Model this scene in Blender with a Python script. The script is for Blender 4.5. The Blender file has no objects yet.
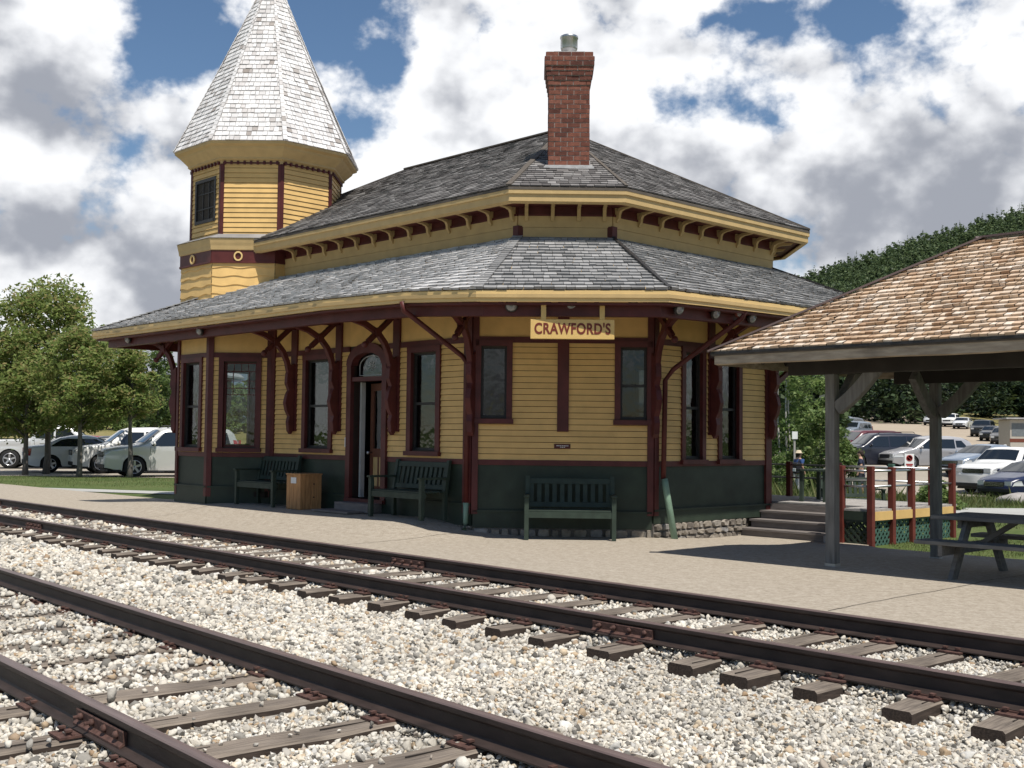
import bpy, bmesh, math, random
import numpy as np
from mathutils import Vector, Matrix, noise as mnoise
R = math.radians
C = bpy.context.scene.collection
rng = random.Random(7)
TH = R(44)                      # the station, pavilion and deck share this plan angle
CT, ST = math.cos(TH), math.sin(TH)
def xy(P, Q): return (P*CT - Q*ST, P*ST + Q*CT)
def ss(a, b, x):
    t = min(1, max(0, (x-a)/(b-a))); return t*t*(3-2*t)
def lerp(a, b, t): return tuple(x+(y-x)*t for x, y in zip(a, b)) if isinstance(a, (tuple, list)) else a+(b-a)*t
def interp(x, pts):
    if x <= pts[0][0]: return pts[0][1]
    for (a, b), (c, d) in zip(pts, pts[1:]):
        if x <= c: return b+(d-b)*(x-a)/(c-a)
    return pts[-1][1]

# ------------------------------------------------------------------ materials
def nt(name):
    m = bpy.data.materials.new(name); m.use_nodes = True
    n = m.node_tree; b = n.nodes['Principled BSDF']
    return m, n, b
def mat(name, col, rough=.7, var=.12, scale=6, stretch=(1,1,1), bump=.0, bscale=60, spec=.3, metal=0, col2=None, island=0, dirt=0):
    m, n, b = nt(name); N = n.nodes.new; L = n.links.new
    tc = N('ShaderNodeTexCoord'); mp = N('ShaderNodeMapping'); mp.inputs['Scale'].default_value = stretch
    L(tc.outputs['Object'], mp.inputs[0])
    tx = N('ShaderNodeTexNoise'); tx.inputs['Scale'].default_value = scale; tx.inputs['Detail'].default_value = 5
    L(mp.outputs[0], tx.inputs[0])
    rp = N('ShaderNodeValToRGB'); rp.color_ramp.elements[0].position = .3; rp.color_ramp.elements[1].position = .7
    c2 = col2 or tuple(min(1, c*(1+var)) for c in col)
    c1 = col if col2 else tuple(c*(1-var) for c in col)
    rp.color_ramp.elements[0].color = (*c1, 1); rp.color_ramp.elements[1].color = (*c2, 1)
    L(tx.outputs[0], rp.inputs[0]); out = rp.outputs[0]
    if island:
        g = N('ShaderNodeNewGeometry'); mr = N('ShaderNodeMapRange'); mr.inputs[3].default_value = 1-island; mr.inputs[4].default_value = 1+island
        L(g.outputs['Random Per Island'], mr.inputs[0])
        mx = N('ShaderNodeVectorMath'); mx.operation = 'SCALE'; L(out, mx.inputs[0]); L(mr.outputs[0], mx.inputs['Scale']); out = mx.outputs[0]
    if dirt:
        t2 = N('ShaderNodeTexNoise'); t2.inputs['Scale'].default_value = 1.7; t2.inputs['Detail'].default_value = 8; L(tc.outputs['Object'], t2.inputs[0])
        mr = N('ShaderNodeMapRange'); mr.inputs[1].default_value = .45; mr.inputs[2].default_value = .75; mr.inputs[3].default_value = 1; mr.inputs[4].default_value = 1-dirt
        L(t2.outputs[0], mr.inputs[0])
        mx = N('ShaderNodeVectorMath'); mx.operation = 'SCALE'; L(out, mx.inputs[0]); L(mr.outputs[0], mx.inputs['Scale']); out = mx.outputs[0]
    L(out, b.inputs['Base Color'])
    b.inputs['Roughness'].default_value = rough; b.inputs['Metallic'].default_value = metal
    b.inputs['Specular IOR Level'].default_value = spec
    if bump:
        bt = N('ShaderNodeTexNoise'); bt.inputs['Scale'].default_value = bscale; bt.inputs['Detail'].default_value = 4; L(mp.outputs[0], bt.inputs[0])
        bp = N('ShaderNodeBump'); bp.inputs['Strength'].default_value = bump; bp.inputs['Distance'].default_value = .01
        L(bt.outputs[0], bp.inputs['Height']); L(bp.outputs[0], b.inputs['Normal'])
    return m
def ramp_island(name, stops, rough=.8, bump=.3, bscale=80, spec=.2, nvar=.2, nscale=8, stretch=(1,1,1), transl=0):
    """colour picked per separate piece (stone, shingle, leaf)"""
    m, n, b = nt(name); N = n.nodes.new; L = n.links.new
    g = N('ShaderNodeNewGeometry'); rp = N('ShaderNodeValToRGB'); cr = rp.color_ramp
    while len(cr.elements) < len(stops): cr.elements.new(.5)
    for e, (p, c) in zip(cr.elements, stops): e.position = p; e.color = (*c, 1)
    L(g.outputs['Random Per Island'], rp.inputs[0])
    tc = N('ShaderNodeTexCoord'); mp = N('ShaderNodeMapping'); mp.inputs['Scale'].default_value = stretch; L(tc.outputs['Object'], mp.inputs[0])
    tx = N('ShaderNodeTexNoise'); tx.inputs['Scale'].default_value = nscale; tx.inputs['Detail'].default_value = 5; L(mp.outputs[0], tx.inputs[0])
    mr = N('ShaderNodeMapRange'); mr.inputs[1].default_value = .3; mr.inputs[2].default_value = .7; mr.inputs[3].default_value = 1-nvar; mr.inputs[4].default_value = 1+nvar
    L(tx.outputs[0], mr.inputs[0])
    mx = N('ShaderNodeVectorMath'); mx.operation = 'SCALE'; L(rp.outputs[0], mx.inputs[0]); L(mr.outputs[0], mx.inputs['Scale'])
    L(mx.outputs[0], b.inputs['Base Color'])
    b.inputs['Roughness'].default_value = rough; b.inputs['Specular IOR Level'].default_value = spec
    if bump:
        bt = N('ShaderNodeTexNoise'); bt.inputs['Scale'].default_value = bscale; L(mp.outputs[0], bt.inputs[0])
        bp = N('ShaderNodeBump'); bp.inputs['Strength'].default_value = bump; bp.inputs['Distance'].default_value = .01
        L(bt.outputs[0], bp.inputs['Height']); L(bp.outputs[0], b.inputs['Normal'])
    if transl:
        t = N('ShaderNodeBsdfTranslucent'); L(mx.outputs[0], t.inputs[0]); ms = N('ShaderNodeMixShader'); ms.inputs[0].default_value = transl
        L(b.outputs[0], ms.inputs[1]); L(t.outputs[0], ms.inputs[2]); L(ms.outputs[0], n.nodes['Material Output'].inputs[0])
    return m
def glassmat(name, tint=(.75,.8,.82), refl=.5):
    m, n, b = nt(name); N = n.nodes.new; L = n.links.new
    t = N('ShaderNodeBsdfTransparent'); t.inputs[0].default_value = (*tint, 1)
    g = N('ShaderNodeBsdfGlossy'); g.inputs['Roughness'].default_value = .03
    tc = N('ShaderNodeTexCoord'); tx = N('ShaderNodeTexNoise'); tx.inputs['Scale'].default_value = 5; L(tc.outputs['Object'], tx.inputs[0])
    bp = N('ShaderNodeBump'); bp.inputs['Strength'].default_value = .35; bp.inputs['Distance'].default_value = .01; L(tx.outputs[0], bp.inputs['Height']); L(bp.outputs[0], g.inputs['Normal'])
    f = N('ShaderNodeFresnel'); f.inputs[0].default_value = 1.5
    mm = N('ShaderNodeMath'); mm.operation = 'MULTIPLY_ADD'; mm.inputs[1].default_value = .7; mm.inputs[2].default_value = refl*.05
    L(f.outputs[0], mm.inputs[0]); ms = N('ShaderNodeMixShader'); L(mm.outputs[0], ms.inputs[0]); L(t.outputs[0], ms.inputs[1]); L(g.outputs[0], ms.inputs[2])
    L(ms.outputs[0], n.nodes['Material Output'].inputs[0]); return m
def paint(name, col, rough=.25, metal=.0):
    m, n, b = nt(name); b.inputs['Base Color'].default_value = (*col, 1); b.inputs['Roughness'].default_value = rough
    b.inputs['Metallic'].default_value = metal; b.inputs['Coat Weight'].default_value = .35; b.inputs['Coat Roughness'].default_value = .06
    return m
M = {}
M['yellow'] = mat('yellow_paint', (.665,.435,.165), .6, .07, 5, bump=.08, bscale=40, island=.05, dirt=.12)
M['trimyellow'] = mat('trim_yellow_paint', (.66,.465,.20), .5, .05, 5)
M['buff'] = mat('buff_trim_paint', (.48,.34,.155), .6, .08, 5)
M['maroon'] = mat('maroon_paint', (.085,.020,.018), .5, .25, 4, bump=.05, bscale=50)
M['green'] = mat('dark_green_paint', (.028,.041,.028), .55, .2, 4, dirt=.3)
M['bench'] = mat('bench_green_paint', (.030,.045,.033), .6, .2, 9, bump=.1, bscale=60)
M['railgreen'] = mat('rail_green_paint', (.05,.11,.085), .6, .15, 6)
M['stone'] = ramp_island('foundation_stone', [(0,(.16,.14,.12)),(.4,(.26,.23,.19)),(.7,(.33,.29,.24)),(1,(.22,.22,.22))], .9, .6, 25, nvar=.25, nscale=12)
M['mortar'] = mat('mortar', (.13,.12,.11), .95, .2, 20)
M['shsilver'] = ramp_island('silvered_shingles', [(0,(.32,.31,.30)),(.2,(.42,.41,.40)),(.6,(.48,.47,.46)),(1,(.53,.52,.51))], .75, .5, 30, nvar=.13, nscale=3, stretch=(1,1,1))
M['shspire'] = ramp_island('spire_shingles', [(0,(.27,.235,.21)),(.06,(.50,.475,.46)),(.5,(.63,.615,.605)),(1,(.70,.685,.675))], .75, .5, 30, nvar=.13, nscale=3)
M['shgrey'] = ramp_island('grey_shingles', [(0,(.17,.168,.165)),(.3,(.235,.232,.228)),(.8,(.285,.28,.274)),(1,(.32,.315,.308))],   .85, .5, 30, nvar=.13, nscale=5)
M['shupper'] = ramp_island('weathered_shingles', [(0,(.085,.078,.075)),(.4,(.15,.14,.134)),(.8,(.20,.19,.182)),(1,(.26,.248,.238))], .85, .5, 30, nvar=.2, nscale=3)
M['shcedar'] = ramp_island('cedar_shingles', [(0,(.36,.235,.15)),(.2,(.46,.33,.22)),(.5,(.53,.40,.29)),(.75,(.59,.475,.365)),(1,(.66,.57,.48))], .8, .4, 40, nvar=.16, nscale=7)
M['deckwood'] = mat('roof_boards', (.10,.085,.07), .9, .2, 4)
M['flash'] = mat('lead_flashing', (.42,.41,.40), .55, .2, 8, metal=.2)
M['steel'] = mat('galvanised_steel', (.42,.43,.44), .32, .1, 8, metal=.9)
M['iron'] = mat('dark_iron', (.03,.028,.027), .5, .3, 20)
M['rail'] = mat('rusty_rail_steel', (.030,.020,.017), .6, .4, 14, stretch=(.3,1,1), bump=.15, bscale=80, spec=.35)
M['railtop'] = mat('rail_head_steel', (.12,.085,.078), .42, .25, 20, stretch=(.1,1,1), spec=.5)
M['plate'] = mat('rusted_plate', (.085,.045,.036), .75, .4, 30, bump=.2, bscale=90)
M['tie'] = mat('weathered_tie_timber', (.115,.094,.078), .9, .3, 3, stretch=(22,1.2,22), bump=.7, bscale=5, col2=(.27,.225,.18), dirt=.45)
M['shadebeam'] = mat('shade_toned_beam', (.035,.030,.026), .9, .2, 4)  # even dark tone stands in for the shade under the pavilion roof
M['creosote'] = mat('creosoted_timber', (.045,.033,.026), .9, .4, 8, stretch=(8,1,8), bump=.4, bscale=8)
M['greywood'] = mat('weathered_grey_timber', (.12,.115,.105), .85, .3, 3, stretch=(8,8,1), bump=.3, bscale=6, col2=(.21,.20,.185))
M['fasciawood'] = mat('rough_sawn_slab', (.27,.215,.155), .85, .3, 4, stretch=(3,1,6), bump=.5, bscale=6, col2=(.46,.38,.28), dirt=.5)
M['brownmetal'] = mat('brown_ridge_metal', (.115,.082,.078), .5, .08, 6)
M['tablewood'] = mat('picnic_table_timber', (.10,.098,.094), .9, .3, 4, stretch=(1,6,6), bump=.4, bscale=6, col2=(.17,.165,.155))
M['step'] = mat('grey_step_boards', (.17,.15,.14), .85, .2, 4, stretch=(6,1,6), bump=.2, bscale=10)
M['floorwood'] = mat('deck_floor_boards', (.34,.32,.30), .85, .15, 3, stretch=(1,6,1))
M['redpost'] = mat('red_deck_paint', (.125,.028,.020), .6, .2, 6)
M['crate'] = mat('pine_crate_boards', (.42,.22,.09), .7, .25, 4, stretch=(9,9,1), bump=.2, bscale=8, dirt=.3)
M['white'] = mat('white_paint', (.75,.75,.73), .5, .05)
M['paper'] = mat('white_paper', (.7,.7,.68), .7, .05)
M['boot'] = mat('pale_green_downspout', (.20,.30,.22), .5, .15)
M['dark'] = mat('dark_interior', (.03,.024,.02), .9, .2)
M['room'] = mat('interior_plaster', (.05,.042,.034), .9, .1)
M['glass'] = glassmat('window_glass', (.42,.44,.43), .3)
M['clear'] = glassmat('clear_window_glass', (.86,.88,.87), .1)
M['curtain'] = mat('pale_blind', (.42,.42,.40), .8, .1)
M['gilt'] = mat('etched_glass_lines', (.45,.45,.44), .5, .05)
M['bulb'] = mat('frosted_lamp_glass', (.22,.22,.22), .12, .02, spec=1)
M['letters'] = mat('sign_letter_paint', (.15,.028,.017), .5, .1)
M['signface'] = mat('sign_face_paint', (.62,.42,.15), .45, .04)
M['bark'] = mat('grey_bark', (.13,.115,.10), .95, .3, 6, stretch=(4,4,1), bump=.6, bscale=20)
M['birchbark'] = mat('pale_bark', (.45,.43,.40), .9, .3, 6, stretch=(2,2,6))
M['chrome'] = mat('chrome', (.7,.7,.7), .15, .05, metal=1)
M['rubber'] = mat('tyre_rubber', (.018,.018,.018), .85, .1)
M['alloy'] = mat('alloy_rim', (.5,.5,.52), .3, .05, metal=.8)
M['plastic'] = mat('black_plastic', (.015,.015,.016), .5, .1)
m, n, b = nt('car_glass'); b.inputs['Base Color'].default_value = (.012,.016,.02,1); b.inputs['Roughness'].default_value = .04; b.inputs['Specular IOR Level'].default_value = .8; M['carglass'] = m
m, n, b = nt('headlamp'); b.inputs['Base Color'].default_value = (.55,.56,.56,1); b.inputs['Roughness'].default_value = .1; b.inputs['Coat Weight'].default_value = 1; M['headlamp'] = m
m, n, b = nt('taillamp'); b.inputs['Base Color'].default_value = (.30,.012,.015,1); b.inputs['Roughness'].default_value = .15; b.inputs['Coat Weight'].default_value = 1; M['taillamp'] = m
def leafmat(name, cols, tr=.35):
    k = len(cols)-1
    return ramp_island(name, [(i/k, c) for i, c in enumerate(cols)], .55, 0, nvar=.25, nscale=.9, spec=.25, transl=tr)
M['maple'] = leafmat('maple_leaves', [(.125,.175,.05),(.17,.235,.065),(.205,.275,.08),(.24,.30,.09),(.275,.315,.105),(.30,.30,.115),(.32,.25,.11)], .55)
M['maple2'] = leafmat('tall_maple_leaves', [(.075,.125,.045),(.115,.175,.06),(.15,.21,.07),(.20,.25,.085)], .45)
M['birch'] = leafmat('birch_leaves', [(.09,.15,.045),(.13,.20,.06),(.18,.25,.08),(.22,.28,.10)], .45)
M['shrub'] = leafmat('shrub_leaves', [(.07,.12,.035),(.11,.17,.05),(.15,.21,.065),(.19,.22,.08)], .4)
M['conifer'] = leafmat('conifer_needles', [(.008,.018,.010),(.012,.026,.014),(.020,.036,.018),(.032,.05,.022)], .1)
M['darkwood'] = leafmat('forest_leaves', [(.014,.028,.013),(.024,.042,.018),(.038,.062,.024),(.062,.092,.034)], .2)
M['hillgreen'] = leafmat('hillside_leaves', [(.055,.085,.045),(.08,.12,.055),(.11,.155,.065),(.14,.185,.075)], .35)  # slight distance haze is mixed into these greens

# ------------------------------------------------------------------ mesh helpers
class MB:
    def __init__(s, T=None): s.v = []; s.f = []; s.mi = []; s.sm = []; s.T = T
    def add(s, vs, fs, mi=0, smooth=False):
        k = len(s.v); s.v += [s.T(*p) if s.T else tuple(p) for p in vs]
        for f in fs: s.f.append(tuple(i+k for i in f)); s.mi.append(mi); s.sm.append(smooth)
    def box(s, a, b, mi=0):
        x0,y0,z0 = a; x1,y1,z1 = b
        s.add([(x0,y0,z0),(x1,y0,z0),(x1,y1,z0),(x0,y1,z0),(x0,y0,z1),(x1,y0,z1),(x1,y1,z1),(x0,y1,z1)],
              [(0,3,2,1),(4,5,6,7),(0,1,5,4),(1,2,6,5),(2,3,7,6),(3,0,4,7)], mi)
    def bar(s, p, q, w, h, up=(0,0,1), mi=0):
        p, q = Vector(p), Vector(q); d = (q-p).normalized(); u = Vector(up)
        sd = d.cross(u)
        if sd.length < 1e-4: sd = d.cross(Vector((1,0,0)))
        sd.normalize(); u = sd.cross(d)
        vs = [tuple(e+sd*a*w/2+u*b*h/2) for e in (p,q) for a,b in ((-1,-1),(1,-1),(1,1),(-1,1))]
        s.add(vs, [(0,1,2,3),(7,6,5,4),(0,4,5,1),(1,5,6,2),(2,6,7,3),(3,7,4,0)], mi)
    def sweep(s, pts, w, h, lat, mi=0):
        """rectangular section along a curve; lat = fixed sideways axis"""
        pts = [Vector(p) for p in pts]; lat = Vector(lat).normalized(); vs = []
        for i, p in enumerate(pts):
            d = (pts[min(i+1,len(pts)-1)]-pts[max(i-1,0)]).normalized(); u = lat.cross(d).normalized()
            hh = h[i] if isinstance(h, (list,tuple)) else h
            vs += [tuple(p+lat*a*w/2+u*b*hh/2) for a,b in ((-1,-1),(1,-1),(1,1),(-1,1))]
        fs = [(0,1,2,3), tuple(4*(len(pts)-1)+i for i in (3,2,1,0))]
        for i in range(len(pts)-1):
            for j in range(4): fs.append((4*i+j, 4*i+(j+1)%4, 4*i+4+(j+1)%4, 4*i+4+j))
        s.add(vs, fs, mi)
    def prism(s, poly, m0, m1, mi=0):
        """poly (a,b) list; m0/m1 map (a,b) to the two faces"""
        k = len(poly); vs = [m0(*p) for p in poly]+[m1(*p) for p in poly]
        s.add(vs, [tuple(range(k))[::-1], tuple(range(k,2*k))]+[(i,(i+1)%k,k+(i+1)%k,k+i) for i in range(k)], mi)
    def tube(s, pts, rad, n=8, mi=0, cap=True):
        pts = [Vector(p) for p in pts]; vs = []; ref = Vector((.3,.2,1)).normalized()
        for i, p in enumerate(pts):
            d = (pts[min(i+1,len(pts)-1)]-pts[max(i-1,0)]).normalized()
            a = d.cross(ref)
            if a.length < .05: a = d.cross(Vector((1,0,0)))
            a.normalize(); b2 = d.cross(a); r = rad[i] if isinstance(rad, (list,tuple)) else rad
            vs += [tuple(p+(a*math.cos(t)+b2*math.sin(t))*r) for t in (2*math.pi*j/n for j in range(n))]
        fs = [(i*n+j, i*n+(j+1)%n, (i+1)*n+(j+1)%n, (i+1)*n+j) for i in range(len(pts)-1) for j in range(n)]
        if cap: fs += [tuple(range(n))[::-1], tuple((len(pts)-1)*n+j for j in range(n))]
        s.add(vs, fs, mi, True)
    def lathe(s, prof, c, n=12, mi=0, axis=None, smooth=True):
        c = Vector(c); ax = Vector(axis or (0,0,1)).normalized(); e1 = ax.orthogonal().normalized(); e2 = ax.cross(e1); vs = []
        for r, z in prof: vs += [tuple(c+ax*z+(e1*math.cos(t)+e2*math.sin(t))*r) for t in (2*math.pi*j/n for j in range(n))]
        fs = [(i*n+j, i*n+(j+1)%n, (i+1)*n+(j+1)%n, (i+1)*n+j) for i in range(len(prof)-1) for j in range(n)]
        fs += [tuple(range(n))[::-1], tuple((len(prof)-1)*n+j for j in range(n))]
        s.add(vs, fs, mi, smooth)
    def ball(s, c, r, mi=0, n=8, sq=(1,1,1)):
        vs = [(c[0],c[1],c[2]-r*sq[2])]; k = n//2
        for i in range(1,k):
            ph = -math.pi/2+math.pi*i/k
            vs += [(c[0]+r*sq[0]*math.cos(ph)*math.cos(2*math.pi*j/n), c[1]+r*sq[1]*math.cos(ph)*math.sin(2*math.pi*j/n), c[2]+r*sq[2]*math.sin(ph)) for j in range(n)]
        vs.append((c[0],c[1],c[2]+r*sq[2])); t = len(vs)-1
        fs = [(0,1+(j+1)%n,1+j) for j in range(n)]+[(t,1+(k-2)*n+j,1+(k-2)*n+(j+1)%n) for j in range(n)]
        for i in range(k-2): fs += [(1+i*n+j,1+i*n+(j+1)%n,1+(i+1)*n+(j+1)%n,1+(i+1)*n+j) for j in range(n)]
        s.add(vs, fs, mi, True)
    def build(s, name, mats, parent=None, recalc=True, bevel=0):
        if not isinstance(mats, (list,tuple)): mats = [mats]
        me = bpy.data.meshes.new(name); me.from_pydata(s.v, [], s.f)
        for x in mats: me.materials.append(x)
        me.polygons.foreach_set('material_index', s.mi); me.polygons.foreach_set('use_smooth', s.sm)
        if recalc and len(s.f) < 60000:
            bm = bmesh.new(); bm.from_mesh(me); bmesh.ops.recalc_face_normals(bm, faces=bm.faces); bm.to_mesh(me); bm.free()
        me.update(); o = bpy.data.objects.new(name, me); C.objects.link(o)
        if parent: o.parent = parent
        if bevel:
            bv = o.modifiers.new('bevel', 'BEVEL'); bv.width = bevel; bv.segments = 2; bv.limit_method = 'ANGLE'; bv.angle_limit = R(50)
        return o
def tag(o, label=None, cat=None, group=None, kind=None):
    if label: o['label'] = label
    if cat: o['category'] = cat
    if group: o['group'] = group
    if kind: o['kind'] = kind
    return o
def empty(name, loc, rz=0, label=None, cat=None, group=None):
    o = bpy.data.objects.new(name, None); C.objects.link(o); o.location = loc; o.rotation_euler = (0,0,rz); o.empty_display_size = .2
    return tag(o, label, cat, group)
KIDS = {}
def copy_tree(o, parent=None):
    c = o.copy(); C.objects.link(c); c.parent = parent
    for ch in list(o.children): copy_tree(ch, c)
    return c
def np_mesh(name, V, F, mats, parent=None, smooth=False):
    V = np.asarray(V, dtype=np.float32); F = np.asarray(F, dtype=np.int32); k = F.shape[1]
    me = bpy.data.meshes.new(name); me.vertices.add(len(V)); me.vertices.foreach_set('co', V.ravel())
    me.loops.add(F.size); me.loops.foreach_set('vertex_index', F.ravel())
    me.polygons.add(len(F)); me.polygons.foreach_set('loop_start', np.arange(0, F.size, k, dtype=np.int32))
    me.polygons.foreach_set('loop_total', np.full(len(F), k, dtype=np.int32))
    if smooth: me.polygons.foreach_set('use_smooth', np.ones(len(F), dtype=bool))
    for x in (mats if isinstance(mats, (list,tuple)) else [mats]): me.materials.append(x)
    me.update(calc_edges=True); o = bpy.data.objects.new(name, me); C.objects.link(o)
    if parent: o.parent = parent
    return o

# ------------------------------------------------------------------ camera, light, sky
sc = bpy.context.scene
cam = bpy.data.cameras.new('camera'); cam.sensor_width = 36; cam.lens = 1150/1024*36; cam.clip_start = .1; cam.clip_end = 20000
co = bpy.data.objects.new('camera', cam); C.objects.link(co); sc.camera = co
PITCH = math.atan(54/1150); ROLL = .011
co.matrix_world = Matrix.Translation((0,0,1.42)) @ Matrix.Rotation(math.pi/2+PITCH, 4, 'X') @ Matrix.Rotation(ROLL, 4, 'Z')
SUN = Vector((.43*math.cos(R(63.5)), -.903*math.cos(R(63.5)), math.sin(R(63.5)))).normalized()
sd = bpy.data.lights.new('sun', 'SUN'); sd.energy = 5.0; sd.angle = R(.53); sd.color = (1, .95, .87)
so = bpy.data.objects.new('sun', sd); C.objects.link(so); so.rotation_euler = SUN.to_track_quat('Z', 'Y').to_euler(); so.location = (10,-20,40)
w = bpy.data.worlds.new('World'); sc.world = w; w.use_nodes = True
def build_sky():
    n = w.node_tree; n.nodes.clear(); N = n.nodes.new; L = n.links.new
    def mth(op, a, b=None, c=None, clamp=False):
        x = N('ShaderNodeMath'); x.operation = op; x.use_clamp = clamp
        for i, v in enumerate((a, b, c)):
            if v is None: continue
            if isinstance(v, (int, float)): x.inputs[i].default_value = v
            else: L(v, x.inputs[i])
        return x.outputs[0]
    def sstep(v, a, b, lo=0, hi=1):
        x = N('ShaderNodeMapRange'); x.interpolation_type = 'SMOOTHSTEP'
        for i, k in ((1, a), (2, b), (3, lo), (4, hi)): x.inputs[i].default_value = k
        L(v, x.inputs[0]); return x.outputs[0]
    def mixc(f, a, b):
        x = N('ShaderNodeMix'); x.data_type = 'RGBA'
        for i, v in ((0, f), (6, a), (7, b)):
            if isinstance(v, tuple): x.inputs[i].default_value = (*v, 1)
            elif isinstance(v, (int, float)): x.inputs[i].default_value = v
            else: L(v, x.inputs[i])
        return x.outputs[2]
    sky = N('ShaderNodeTexSky'); sky.sky_type = 'NISHITA'; sky.sun_disc = False
    sky.sun_elevation = R(63.5); sky.sun_rotation = math.atan2(.43, -.903); sky.air_density = 1.0; sky.dust_density = .6; sky.altitude = 600
    bg = N('ShaderNodeBackground'); bg.inputs[1].default_value = .10
    tc = N('ShaderNodeTexCoord'); d = tc.outputs['Generated']
    sx = N('ShaderNodeSeparateXYZ'); L(d, sx.inputs[0]); z = sx.outputs[2]
    # billowing clouds: fractal noise plus puffs, read along the view direction
    def dens_at(dz, fine):
        mp = N('ShaderNodeMapping'); mp.inputs['Location'].default_value = (SKYOFF[0], SKYOFF[1], SKYOFF[2]+dz); mp.inputs['Scale'].default_value = (1, 1, 1.25); L(d, mp.inputs[0])
        def nz(scale, detail, rough, src=None):
            x = N('ShaderNodeTexNoise'); x.inputs['Scale'].default_value = scale; x.inputs['Detail'].default_value = detail; x.inputs['Roughness'].default_value = rough; L(src or mp.outputs[0], x.inputs[0]); return x
        big = mth('MULTIPLY', mth('SUBTRACT', nz(4.2, 2, .5).outputs[0], .5), 2.0); mid = mth('MULTIPLY', mth('SUBTRACT', nz(13, 8 if fine else 3, .60).outputs[0], .5), 1.5)
        r = mth('ADD', big, mid)
        if fine:
            v = N('ShaderNodeTexVoronoi'); v.feature = 'F1'; v.inputs['Scale'].default_value = 17
            wv = N('ShaderNodeVectorMath'); wv.operation = 'ADD'; L(mp.outputs[0], wv.inputs[0])
            ws = N('ShaderNodeVectorMath'); ws.operation = 'SCALE'; ws.inputs['Scale'].default_value = .10; L(nz(16, 4, .6).outputs['Color'], ws.inputs[0]); L(ws.outputs[0], wv.inputs[1]); L(wv.outputs[0], v.inputs['Vector'])
            r = mth('ADD', r, mth('MULTIPLY', mth('SUBTRACT', .45, v.outputs['Distance']), .55))
        return r
    nsx = N('ShaderNodeTexNoise'); nsx.inputs['Scale'].default_value = 3.1; nsx.inputs['Detail'].default_value = 5; L(d, nsx.inputs[0]); nS = nsx.outputs[0]
    dens = dens_at(0, True); dens_up = dens_at(.055, False)
    def blob(az, el, ra, re):
        """soft patch of sky at a compass direction (deg from +Y, deg up)"""
        # normalised angular offsets
        v = N('ShaderNodeVectorMath'); v.operation = 'DOT_PRODUCT'; L(d, v.inputs[0]); v.inputs[1].default_value = (math.cos(R(az)), -math.sin(R(az)), 0)
        a = mth('DIVIDE', v.outputs['Value'], math.sin(R(ra)))
        b = mth('DIVIDE', mth('SUBTRACT', z, math.sin(R(el))), math.sin(R(re)))
        f = N('ShaderNodeVectorMath'); f.operation = 'DOT_PRODUCT'; L(d, f.inputs[0]); f.inputs[1].default_value = (math.sin(R(az)), math.cos(R(az)), 0)
        q = mth('ADD', mth('MULTIPLY', a, a), mth('MULTIPLY', b, b))
        g = mth('POWER', 2.718, mth('MULTIPLY', q, -1.0))
        return mth('MULTIPLY', g, mth('GREATER_THAN', f.outputs['Value'], 0))
    hole = None
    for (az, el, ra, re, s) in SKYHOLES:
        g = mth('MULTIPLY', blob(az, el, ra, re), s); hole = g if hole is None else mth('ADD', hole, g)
    grey = None
    for (az, el, ra, re, s) in SKYGREY:
        g = mth('MULTIPLY', blob(az, el, ra, re), s); grey = g if grey is None else mth('ADD', grey, g)
    # unseen clear sky added behind and overhead to dim light on shaded walls
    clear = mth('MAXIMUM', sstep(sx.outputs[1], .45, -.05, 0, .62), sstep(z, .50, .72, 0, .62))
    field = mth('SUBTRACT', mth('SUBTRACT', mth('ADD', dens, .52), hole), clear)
    cover = sstep(field, -.06, .30)
    # bases are shaded where there is much cloud above them, crowns stay bright
    above = mth('SUBTRACT', mth('ADD', dens_up, .52), hole)
    tone = mth('ADD', mth('MULTIPLY', sstep(above, .15, 1.1), .50), mth('ADD', mth('MULTIPLY', mth('SUBTRACT', dens_up, dens), .75), mth('MULTIPLY', mth('SUBTRACT', nS, .5), .9)))
    tone = sstep(mth('ADD', tone, mth('MULTIPLY', grey, .60)), .0, .95)
    ccol = mixc(tone, (9.3, 9.4, 9.6), (3.3, 3.5, 4.0))
    hs = N('ShaderNodeHueSaturation'); hs.inputs['Saturation'].default_value = 1.12; hs.inputs['Value'].default_value = .88; L(sky.outputs[0], hs.inputs['Color'])
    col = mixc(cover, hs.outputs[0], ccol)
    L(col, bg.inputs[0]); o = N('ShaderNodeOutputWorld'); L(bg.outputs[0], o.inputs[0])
SKYOFF = (0.4, 0.9, 0)
def azel(x, y):   # degrees of a sky direction seen at a given spot of the photograph, used once to note where the gaps in the clouds are
    return math.degrees(math.atan((x-512)/1150)), math.degrees(math.atan((438-y)/1150))
SKYHOLES = [(-10.0,19.8,2.3,2.8,.80),(-7.6,15.0,1.8,1.5,.30),(-21,20.5,2.4,1.2,.40),(-16.8,18.5,2.2,1.8,.50),(-6.3,18.0,1.3,2.4,.45),(8.6,16.4,2.7,1.3,.78),(12.2,16.0,1.7,1.1,.5),(11.5,20.2,3.2,1.1,.5),(18,19.6,3.8,1.3,.55),(-17.5,8,7,4.5,-.50),(-14,14,2.5,2.2,-.20),(19,11,6,4,-.25),
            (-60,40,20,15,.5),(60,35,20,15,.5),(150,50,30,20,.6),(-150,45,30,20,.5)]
SKYGREY = [(-2.2,16.6,2.4,2.2,.75),(19,9.8,6.5,3.4,1.35),(-22.5,9.0,3.6,1.4,.75),(-17.5,6.5,3,1.6,.75),(-21,14.2,2.6,1.6,.6),(21,13.0,5,1.8,.7),(-15,13,2.5,2,.45),(-1,19,3,1.2,-.6),(10,12.3,3,1.4,-.4),(-22,12,4,1.0,-.5),(24,17,3,2.2,-.3),(15,17.8,2.5,1,.35)]
build_sky()
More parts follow.
